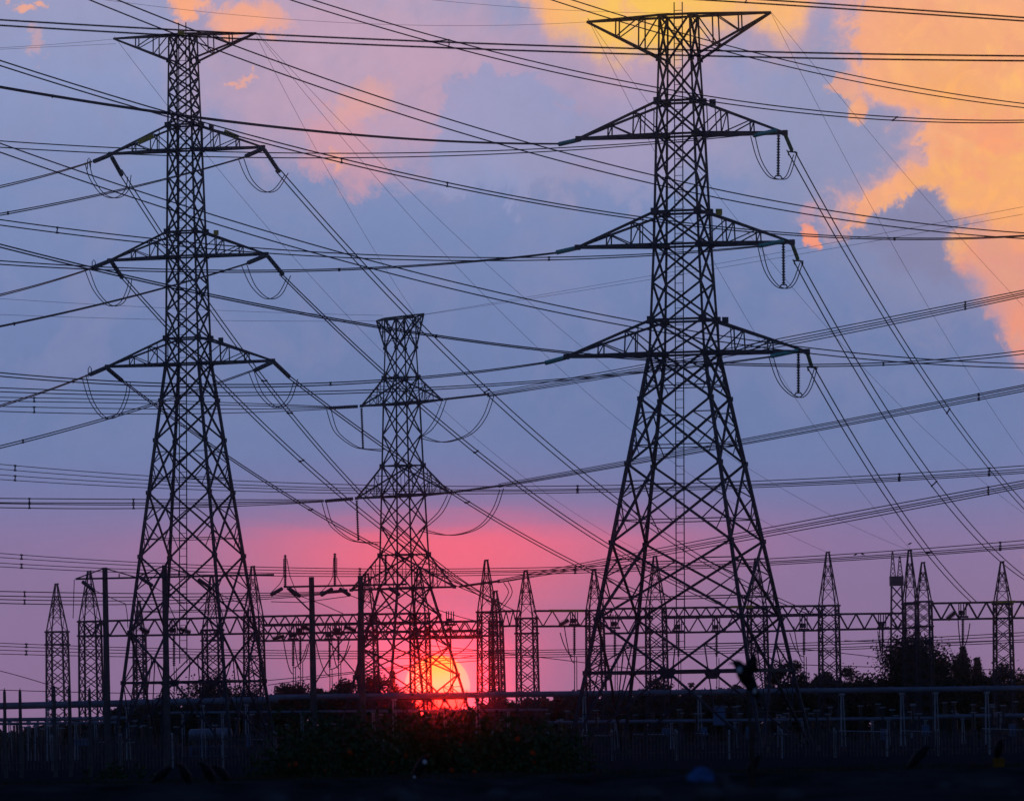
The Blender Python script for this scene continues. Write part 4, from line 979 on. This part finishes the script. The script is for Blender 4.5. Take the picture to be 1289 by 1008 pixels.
def crow(label, x, yfoot, D, face=1, lean=55, size=.3, white=False, rz=0, zfoot=None, wing=0, grp='dark birds on the earth bank', name='crow'):
    """face +1 looks right; lean: how upright the back is, in degrees"""
    q = P(x, yfoot, D); root = thing(name, label, 'bird', (q.x, D, q.z if zfoot is None else zfoot), 0, grp)
    s = size / .40; c, sn = math.cos(math.radians(lean)), math.sin(math.radians(lean))
    ax = Vector((face * c, rz, sn)).normalized(); o0 = Vector((0, 0, .16 * s))
    side = Vector((0, 1, 0))
    V = [o0, o0 + ax * .09 * s, o0 + ax * .16 * s, o0 + ax * .205 * s + Vector((face * .012, 0, .005)) * s, o0 + ax * .215 * s + Vector((face * .06, 0, .012)) * s,
         o0 - ax * .08 * s, o0 - ax * .16 * s, o0 - ax * .25 * s]
    E_ = [(0, 1), (1, 2), (2, 3), (3, 4), (0, 5), (5, 6), (6, 7)]; rad = [.098 * s, .096 * s, .064 * s, .055 * s, .015 * s, .08 * s, .048 * s, .034 * s]
    for f in (-1, 1):
        k = len(V); hip = o0 + Vector((0, f * .025 * s, -.035 * s)); kn = Vector((face * .015 * s, f * .03 * s, .075 * s)); ft = Vector((face * -.005 * s, f * .03 * s, .008 * s)); toe = Vector((face * .035 * s, f * .03 * s, .004 * s))
        V += [hip, kn, ft, toe]; E_ += [(0, k), (k, k + 1), (k + 1, k + 2), (k + 2, k + 3)]; rad += [.022 * s, .009 * s, .006 * s, .005 * s]
    skin_mesh('body', V, E_, rad, FEATHER, root)
    for f in (-1, 1):
        g = MB(); a = o0 + ax * .10 * s + Vector((0, f * .078 * s, .01 * s))
        if wing:
            tipw = a + Vector((-.16 * s * face, f * .10 * s, wing * s * (.05 if f < 0 else .16)))
            pts = [a + ax * .03 * s, a - ax * .08 * s, tipw - ax * .05 * s, tipw, tipw + Vector((0, 0, .05 * s))]
        else:
            b = o0 - ax * .17 * s + Vector((0, f * .035 * s, .015 * s))
            pts = [a + ax * .03 * s, a - Vector((0, 0, .04 * s)), o0 + Vector((0, f * .086 * s, -.035 * s)), b, o0 + Vector((0, f * .078 * s, .04 * s))]
        g.plate(pts, (0, 1, .15), .012 * s); g.build('wing', FEATHER, root)
    hd = o0 + ax * .205 * s + Vector((face * .012, 0, .005)) * s
    g = MB(); g.tube([hd + Vector((face * .04 * s, 0, .003 * s)), hd + Vector((face * .07 * s, 0, -.002 * s)), hd + Vector((face * .1 * s, 0, -.012 * s))], [.014 * s, .010 * s, .002 * s], 6); g.build('beak', BEAKM, root)
    for f in (-1, 1):
        g = MB(); g.rock(hd + Vector((face * .016 * s, f * .044 * s, .012 * s)), .008 * s, .006 * s, .008 * s); g.build('eye', BEAKM, root)
    if white:
        g = MB(); g.rock(o0 + ax * .13 * s + Vector((face * .02 * s, -.078 * s, -.01 * s)), .038 * s, .018 * s, .038 * s); g.build('white_patch', WHITEF, root)
        g = MB(); g.rock(o0 - ax * .15 * s + Vector((0, -.045 * s, 0)), .026 * s, .016 * s, .034 * s); g.build('white_patch', WHITEF, root)
    return root
BF = lambda x: prof(P(x, 965, 93).x, 93)
for lab, x, f, ln, sz, wh in (
    ('leftmost of the four crows by the left pylon, bent low and facing right', 202, 1, 38, .27, False), ('second of the four crows from the left, facing left', 234, -1, 62, .29, False),
    ('third of the four crows from the left, tallest and hunched', 263, -1, 58, .3, False), ('rightmost of the four crows by the left pylon, leaning left', 281, -1, 48, .27, False),
    ('pied bird with white patches standing before the shrubs', 528, 1, 60, .33, True), ('crow on the bank below the stake with the flapping bird', 947, 1, 58, .27, False),
    ('crow leaning right on the bank before the small blue cabinet', 1155, 1, 48, .33, False)):
    crow(lab, x, 968, 93, f, ln, sz, wh, zfoot=BF(x))
# yellow block with a bird on it
q = P(1257, 962, 93); g = MB(); z0 = BF(1257); g.box((0, 0, .06), .15, .12, .16); o = g.build('yellow_block', OCHRE); bv = o.modifiers.new('edge', 'BEVEL'); bv.width = .012; bv.segments = 2
o.location = (q.x, 93, z0); tag(o, 'small yellow block on the bank under a dark bird near the right edge', 'block')
crow('dark bird sitting upright on the yellow block near the right edge', 1257, 962, 93, 1, 78, .26, False, rz=-.4, zfoot=z0 + .14)
# stake with a flapping pied bird
D = 60; q = P(948, 990, D); top = P(941, 872, D); zg = prof(q.x, 60); g = MB()
g.tube([(q.x - P(948, 990, D).x, 0, zg - .1), (P(946, 930, D).x - q.x, .01, P(946, 930, D).z), (top.x - q.x, 0, top.z)], [.02, .016, .012], 7)
o = g.build('wooden_stake', STRAW, smooth=True); o.location = (q.x, D, 0); tag(o, 'thin dark stake rising before the right pylon, a bird on its top', 'stake')
crow('pied bird with raised wings perched on the thin stake before the right pylon', 941, 872, D, -1, 60, .30, True, zfoot=top.z - .004, wing=1, grp=None, name='pied_bird')
for lab, x, y, f in (('tiny bird perched on the wire left of the twin gantry peaks', 1077, 699.5, 1), ('second tiny bird close beside it on the wire', 1086, 699, -1), ('tiny bird in the air just above the twin gantry peaks', 1145, 686, 1)):
    crow(lab, x, y, 680, f, 25, .34, False, zfoot=P(x, y, 680).z, grp='tiny birds at the wires')

# ------------------------------------------------------------------ camera
cam = bpy.data.cameras.new('camera'); co = bpy.data.objects.new('camera', cam); COL.objects.link(co)
cam.sensor_width = 36; cam.sensor_fit = 'HORIZONTAL'; cam.lens = 18 / (644.5 * K); cam.shift_y = (HY - 504) / 1289
cam.clip_start = .5; cam.clip_end = 60000
co.matrix_world = Matrix(((CR, SR, 0, 0), (0, 0, -1, 0), (-SR, CR, 0, H), (0, 0, 0, 1)))
cam.dof.use_dof = True; cam.dof.focus_distance = 500; cam.dof.aperture_fstop = 7.0
C.camera = co

# ------------------------------------------------------------------ sky (by bearing and height, in survey grid units)
SUNX, SUNY = 550.5, 864.0
sv = P(SUNX, SUNY, 1.0) - Vector((0, 0, H)); sv.normalize()
W = bpy.data.worlds.new('World'); C.world = W; W.use_nodes = True
nt = W.node_tree; nt.nodes.clear()
def nd(t): return nt.nodes.new(t)
def setin(s, v):
    if hasattr(v, 'is_linked') or isinstance(v, bpy.types.NodeSocket): nt.links.new(v, s)
    else: s.default_value = v
def M(op, a, b=0.0, c=0.0, clamp=False):
    n = nd('ShaderNodeMath'); n.operation = op; n.use_clamp = clamp
    setin(n.inputs[0], a); setin(n.inputs[1], b); setin(n.inputs[2], c); return n.outputs[0]
def sm(v, a, b, lo=0.0, hi=1.0):
    n = nd('ShaderNodeMapRange'); n.interpolation_type = 'SMOOTHSTEP'
    for i, q in enumerate((v, a, b, lo, hi)): setin(n.inputs[i], q)
    return n.outputs[0]
def curve(v, lo, hi, pts, vlo, vhi):
    t = M('DIVIDE', M('SUBTRACT', v, lo), hi - lo, clamp=True)
    n = nd('ShaderNodeFloatCurve'); cu = n.mapping.curves[0]
    ps = [((p - lo) / (hi - lo), (q - vlo) / (vhi - vlo)) for p, q in pts]
    while len(cu.points) < len(ps): cu.points.new(0, 0)
    for cp, (p, q) in zip(cu.points, ps): cp.location = (p, q); cp.handle_type = 'AUTO'
    n.mapping.update(); nt.links.new(t, n.inputs['Value'])
    return M('ADD', M('MULTIPLY', n.outputs[0], vhi - vlo), vlo)
def rgb(c, k=1.0): return tuple(v * k for v in lin(c)) + (1,)
def mix(f, a, b):
    n = nd('ShaderNodeMix'); n.data_type = 'RGBA'; n.clamp_factor = True
    setin(n.inputs[0], f); setin(n.inputs[6], a); setin(n.inputs[7], b); return n.outputs[2]
def ramp(v, stops):
    n = nd('ShaderNodeValToRGB'); e = n.color_ramp.elements; n.color_ramp.interpolation = 'EASE' if False else 'LINEAR'
    while len(e) < len(stops): e.new(.5)
    for el, (p, c) in zip(e, stops): el.position = p; el.color = rgb(c)
    nt.links.new(v, n.inputs[0]); return n.outputs[0]
def noise(vec, scale, detail=6, rough=.55, dist=0.0):
    n = nd('ShaderNodeTexNoise'); n.inputs['Scale'].default_value = scale; n.inputs['Detail'].default_value = detail
    n.inputs['Roughness'].default_value = rough; n.inputs['Distortion'].default_value = dist
    nt.links.new(vec, n.inputs['Vector']); return n.outputs['Fac']
tc = nd('ShaderNodeTexCoord'); sep = nd('ShaderNodeSeparateXYZ'); nt.links.new(tc.outputs['Generated'], sep.inputs[0])
dx, dy, dz = sep.outputs; yy = M('MAXIMUM', dy, .05)
ax_, az_ = M('DIVIDE', dx, yy), M('DIVIDE', dz, yy)
U = M('ADD', M('DIVIDE', M('SUBTRACT', M('MULTIPLY', ax_, CR), M('MULTIPLY', az_, SR)), K), HX)
V = M('SUBTRACT', HY, M('DIVIDE', M('ADD', M('MULTIPLY', ax_, SR), M('MULTIPLY', az_, CR)), K))
cmb = nd('ShaderNodeCombineXYZ'); nt.links.new(M('DIVIDE', U, 100), cmb.inputs[0]); nt.links.new(M('DIVIDE', V, 100), cmb.inputs[1]); vec = cmb.outputs[0]
cm2 = nd('ShaderNodeCombineXYZ'); nt.links.new(M('ADD', M('DIVIDE', U, 100), 37.0), cm2.inputs[0]); nt.links.new(M('DIVIDE', V, 100), cm2.inputs[1]); vec2 = cm2.outputs[0]
nA = M('MULTIPLY', M('SUBTRACT', noise(vec, 1.5, 12, .66, .4), .5), 2.6); nB = M('MULTIPLY', M('SUBTRACT', noise(vec2, 1.5, 12, .66, .4), .5), 2.6); nS = M('SUBTRACT', noise(vec2, .45, 4, .5), .5)
nF = M('MULTIPLY', M('SUBTRACT', noise(vec, 4.5, 10, .68, .3), .5), 2.2)
Ud = M('ADD', U, M('MULTIPLY', nA, 70)); Vd = M('ADD', V, M('MULTIPLY', nB, 70))
def blob(u, v, cx, cy, rx, ry):
    a = M('DIVIDE', M('SUBTRACT', u, cx), rx); b = M('DIVIDE', M('SUBTRACT', v, cy), ry)
    return M('ADD', M('MULTIPLY', a, a), M('MULTIPLY', b, b))
def gauss(u, v, cx, cy, rx, ry): return M('EXPONENT', M('MULTIPLY', blob(u, v, cx, cy, rx, ry), -1.0))
Vn = M('DIVIDE', V, 1000, clamp=True)
base = ramp(Vn, [(0, (154, 157, 194)), (.1, (141, 153, 195)), (.22, (126, 143, 187)), (.4, (114, 131, 177)), (.5, (109, 127, 173)), (.57, (111, 127, 173)), (.62, (118, 123, 169)), (.68, (137, 119, 162)), (.74, (140, 118, 158)), (.82, (146, 120, 161)), (.9, (148, 118, 158))])
# sunset band
cm3 = nd('ShaderNodeCombineXYZ'); nt.links.new(M('DIVIDE', U, 330), cm3.inputs[0]); nt.links.new(M('DIVIDE', V, 42), cm3.inputs[1]); nH = M('MULTIPLY', M('SUBTRACT', noise(cm3.outputs[0], 1.2, 6, .55, .3), .5), 2.0)
Vg = M('ADD', V, M('MULTIPLY', nH, 34))
g1 = M('MULTIPLY', gauss(U, Vg, 560, 692, 245, 54), sm(Vg, 628, 690)); g2 = gauss(U, V, 550, 775, 215, 100); g3 = gauss(U, V, 700, 668, 240, 30)
col = mix(M('MULTIPLY', g2, .62), base, rgb((218, 112, 144)))
col = mix(M('MULTIPLY', M('ADD', g1, M('MULTIPLY', M('ADD', nS, M('MULTIPLY', nH, .8)), M('MULTIPLY', g2, .3))), .9, clamp=True), col, rgb((255, 108, 128)))
col = mix(M('MULTIPLY', g3, .2), col, rgb((235, 112, 148)))
# soft rosy veil upper left, greyer cloud shapes on it
pk = M('MULTIPLY', sm(blob(Ud, Vd, 440, 85, 260, 150), 1.15, .1), 1.0)
col = mix(M('MULTIPLY', pk, .62), col, rgb((212, 165, 180)))
pk2 = sm(blob(Ud, Vd, 700, 130, 300, 130), 1.2, .2)
col = mix(M('MULTIPLY', pk2, .5), col, rgb((196, 160, 184)))
pk3 = sm(blob(Ud, Vd, 430, 190, 60, 55), 1.3, .1); col = mix(M('MULTIPLY', pk3, .6), col, rgb((222, 158, 165)))
gc = sm(blob(Ud, Vd, 640, 175, 105, 82), 1.12, .72); col = mix(M('MULTIPLY', gc, .7), col, rgb((146, 156, 198)))
gc2 = sm(blob(Ud, Vd, 780, 190, 190, 70), 1.2, .4); col = mix(M('MULTIPLY', gc2, .45), col, rgb((158, 156, 192)))
gv = sm(noise(vec2, .8, 8, .6, .6), .45, .65); col = mix(M('MULTIPLY', gv, M('MULTIPLY', sm(V, 640, 420), .30)), col, rgb((146, 144, 178)))
# small lit tufts upper left
for cx, cy, rx, ry, k in ((240, 8, 26, 22, .95), (300, 30, 42, 26, .8), (345, 25, 30, 30, .6), (22, 18, 18, 11, .75), (43, 3, 9, 9, .7), (300, 96, 9, 9, .55), (432, 200, 16, 12, .5), (455, 130, 40, 30, .35), (45, 52, 14, 20, .3)):
    col = mix(M('MULTIPLY', sm(blob(M('ADD', U, M('MULTIPLY', nA, 46)), M('ADD', V, M('MULTIPLY', nB, 46)), cx, cy, rx, ry), 1.25, .1), k), col, rgb((255, 172, 128)))
# great lit cloud on the right
f1 = curve(V, -40, 460, [(-40, 1085), (0, 1082), (40, 1074), (80, 1078), (100, 1086), (125, 1108), (148, 1158), (170, 1163), (192, 1160), (212, 1142), (232, 1095), (262, 1074), (285, 1074), (320, 1085), (460, 1100)], 1000, 1350)
d1 = M('ADD', M('SUBTRACT', U, f1), M('ADD', M('MULTIPLY', nA, 52), M('MULTIPLY', nF, 20)))
orange = ramp(M('ADD', Vn, M('MULTIPLY', nF, .05), clamp=True), [(0, (255, 178, 124)), (.1, (255, 180, 118)), (.2, (255, 184, 106)), (.28, (255, 176, 112)), (.33, (250, 156, 122)), (.45, (238, 148, 130))])
peach = sm(noise(vec2, 1.9, 8, .6, .5), .5, .68); orange = mix(M('MULTIPLY', peach, .6), orange, rgb((246, 164, 124)))
gold = sm(noise(vec, 1.3, 8, .6, .6), .52, .7); orange = mix(M('MULTIPLY', gold, .5), orange, rgb((255, 198, 108)))
orange = mix(M('MULTIPLY', sm(d1, 75, 5), .6), orange, rgb((250, 172, 140)))
pkp = sm(blob(Ud, Vd, 1250, 170, 55, 50), 1.2, .1); orange = mix(M('MULTIPLY', pkp, .75), orange, rgb((255, 158, 120)))
ygp = sm(blob(Ud, Vd, 1200, 118, 60, 26), 1.2, .2); orange = mix(M('MULTIPLY', ygp, .35), orange, rgb((255, 176, 92)))
wisp = sm(blob(Ud, Vd, 1262, 345, 70, 60), 1.3, .1); orange = mix(M('MULTIPLY', wisp, .55), orange, rgb((205, 150, 150)))
wv = M('ADD', 13.0, M('MULTIPLY', sm(nS, -.08, .16), 34.0)); wn = M('MULTIPLY', wv, -.7)
M1 = sm(d1, wn, wv); halo = sm(d1, -70, 30)
# finger of light and grey blob
fing = sm(blob(M('ADD', U, M('MULTIPLY', nA, 26)), M('ADD', V, M('MULTIPLY', nB, 26)), 1080, 134, 15, 24), 1.4, .2)
fing2 = sm(blob(M('ADD', U, M('MULTIPLY', nA, 30)), M('ADD', V, M('MULTIPLY', nB, 30)), 1062, 108, 30, 13), 1.4, .2)
M1 = M('MAXIMUM', M1, M('MAXIMUM', fing, M('MULTIPLY', fing2, .8)))
gb = sm(blob(M('ADD', U, M('MULTIPLY', nA, 30)), M('ADD', V, M('MULTIPLY', nB, 30)), 1160, 204, 13, 16), 1.3, .4)
gtop = curve(U, 1040, 1300, [(1040, 300), (1085, 284), (1103, 266), (1122, 252), (1140, 250), (1160, 240), (1185, 243), (1205, 254), (1235, 266), (1256, 280), (1300, 320)], 200, 360)
d2 = M('ADD', M('SUBTRACT', V, gtop), M('ADD', M('MULTIPLY', nB, 30), M('MULTIPLY', nF, 18)))
f2 = curve(V, 200, 480, [(200, 1300), (262, 1270), (280, 1250), (298, 1212), (322, 1208), (340, 1226), (352, 1240), (380, 1258), (400, 1268), (425, 1274), (445, 1292), (480, 1330)], 1100, 1400)
d3 = M('ADD', M('SUBTRACT', f2, U), M('ADD', M('MULTIPLY', nB, 40), M('MULTIPLY', nF, 18)))
M2 = M('MULTIPLY', sm(d2, -6, M('MULTIPLY', wv, .8)), sm(d3, M('MULTIPLY', wn, .8), wv))
OR = M('MULTIPLY', M1, M('SUBTRACT', 1.0, M('MAXIMUM', M2, M('MULTIPLY', gb, .9))), clamp=True)
# greyer violet body of the cloud in front
body = M('MULTIPLY', sm(blob(Ud, Vd, 1060, 160, 170, 130), 1.2, .3), .55)
col = mix(body, col, rgb((152, 152, 184)))
body2 = sm(blob(Ud, Vd, 1170, 330, 130, 100), 1.2, .2); col = mix(M('MULTIPLY', body2, .55), col, rgb((142, 143, 178)))
patch = sm(blob(M('ADD', U, M('MULTIPLY', nA, 34)), M('ADD', V, M('MULTIPLY', nB, 34)), 1028, 300, 11, 19), 1.2, .2); col = mix(M('MULTIPLY', patch, .95), col, rgb((255, 155, 118)))
patch2 = sm(blob(M('ADD', U, M('MULTIPLY', nA, 30)), M('ADD', V, M('MULTIPLY', nB, 30)), 1025, 270, 14, 12), 1.2, .2); col = mix(M('MULTIPLY', patch2, .45), col, rgb((225, 160, 160)))
col = mix(M('MULTIPLY', halo, M('MULTIPLY', M('SUBTRACT', 1.0, M2), .34)), col, rgb((226, 170, 168)))
col = mix(M('MULTIPLY', sm(blob(Ud, Vd, 1180, 300, 100, 60), 1.2, .2), .6), col, rgb((130, 129, 164)))
fr_ = M('MULTIPLY', sm(M('ADD', d1, M('MULTIPLY', nF, 46)), -42, 14), M('MULTIPLY', M('SUBTRACT', 1.0, M2), .5)); col = mix(fr_, col, rgb((240, 172, 150)))
bil = M('ABSOLUTE', M('SUBTRACT', noise(vec2, 1.7, 9, .58, .8), .5)); shade = sm(bil, .0, .16); orange = mix(M('MULTIPLY', M('SUBTRACT', 1.0, shade), .32), orange, rgb((228, 158, 128)))
col = mix(M('MULTIPLY', OR, .96), col, orange)
# glowing gap at the top centre
gt = curve(U, 600, 1060, [(600, -30), (640, -10), (680, 18), (700, 44), (730, 50), (752, 66), (780, 72), (805, 66), (840, 70), (870, 52), (900, 36), (930, 26), (960, 30), (985, 42), (1005, 34), (1022, 8), (1060, -40)], -60, 120)
d4 = M('ADD', M('SUBTRACT', gt, V), M('ADD', M('MULTIPLY', nB, 36), M('MULTIPLY', nF, 16)))
TG = sm(d4, -26, 26); TS = sm(d4, -75, 30)
col = mix(M('MULTIPLY', M('MULTIPLY', TS, sm(U, 640, 760)), .45), col, rgb((235, 168, 160)))
tgm = sm(noise(vec2, 2.2, 8, .62, .5), .46, .68)
tgc = ramp(M('DIVIDE', M('SUBTRACT', U, 640), 400, clamp=True), [(0, (240, 172, 150)), (.12, (255, 182, 112)), (.3, (255, 198, 92)), (.5, (255, 200, 84)), (.72, (255, 190, 104)), (1, (255, 184, 124))])
tgc = mix(M('MULTIPLY', tgm, .5), tgc, rgb((244, 176, 138)))
col = mix(M('MULTIPLY', TG, .93), col, tgc)
# fine mottling of the whole veil
mot = M('ADD', M('MULTIPLY', nF, .055), M('ADD', M('MULTIPLY', nS, .08), 1.0))
vm = nd('ShaderNodeVectorMath'); vm.operation = 'SCALE'; nt.links.new(col, vm.inputs[0]); nt.links.new(mot, vm.inputs['Scale']); col = vm.outputs[0]
# the sun's disc
rs = M('SQRT', blob(U, V, SUNX, SUNY, 41.5, 40.0))
disc = sm(rs, 1.02, .965)
core = gauss(U, V, 552, 834, 30, 21); low = sm(V, 862, 880)
sc = mix(sm(rs, 1.0, .3), rgb((255, 194, 186)), rgb((255, 212, 160)))
sc = mix(M('MULTIPLY', core, 1.15, clamp=True), sc, rgb((255, 214, 0)))
sc = mix(low, sc, rgb((255, 36, 52)))
col = mix(disc, col, sc)
# everywhere else: the clear evening sky
sky = nd('ShaderNodeTexSky'); sky.sky_type = 'NISHITA'; sky.sun_disc = False
sky.sun_elevation = math.asin(sv.z); sky.sun_rotation = math.atan2(sv.x, sv.y)
hs = nd('ShaderNodeVectorMath'); hs.operation = 'MULTIPLY'; nt.links.new(sky.outputs[0], hs.inputs[0]); hs.inputs[1].default_value = (.5, .95, 2.6)
nit = hs.outputs[0]
bgA = nd('ShaderNodeBackground'); nt.links.new(nit, bgA.inputs[0]); bgA.inputs[1].default_value = .125
bgB = nd('ShaderNodeBackground'); nt.links.new(col, bgB.inputs[0]); bgB.inputs[1].default_value = 1.0
ms = nd('ShaderNodeMixShader'); nt.links.new(sm(dy, .93, .985), ms.inputs[0]); nt.links.new(bgA.outputs[0], ms.inputs[1]); nt.links.new(bgB.outputs[0], ms.inputs[2])
out = nd('ShaderNodeOutputWorld'); nt.links.new(ms.outputs[0], out.inputs[0])

# ------------------------------------------------------------------ sun lamp and air
L = bpy.data.lights.new('sun', 'SUN'); lo = bpy.data.objects.new('sun', L); COL.objects.link(lo)
L.energy = .0055; L.angle = math.radians(.53); L.color = (1, .009, .004)
lo.rotation_euler = sv.to_track_quat('Z', 'Y').to_euler(); lo.location = (0, 0, 80)
g = MB(); g.box((0, 2480, 32), 10500, 6000, 66); hz = struct(g.build('haze', STEEL), 'stuff'); hz['label'] = 'thin evening haze'
hm = bpy.data.materials.new('evening haze'); hm.use_nodes = True; hn = hm.node_tree; hn.nodes.clear()
pv = hn.nodes.new('ShaderNodeVolumePrincipled'); pv.inputs['Color'].default_value = (.97, .95, .95, 1); pv.inputs['Density'].default_value = 1.05e-4; pv.inputs['Anisotropy'].default_value = .998
ho = hn.nodes.new('ShaderNodeOutputMaterial'); hn.links.new(pv.outputs[0], ho.inputs['Volume'])
hz.data.materials.clear(); hz.data.materials.append(hm)

C.view_settings.view_transform = 'Standard'; C.view_settings.look = 'None'; C.view_settings.gamma = 1; C.view_settings.exposure = 0
C.cycles.max_bounces = 4; C.cycles.diffuse_bounces = 2; C.cycles.glossy_bounces = 2; C.cycles.volume_bounces = 0
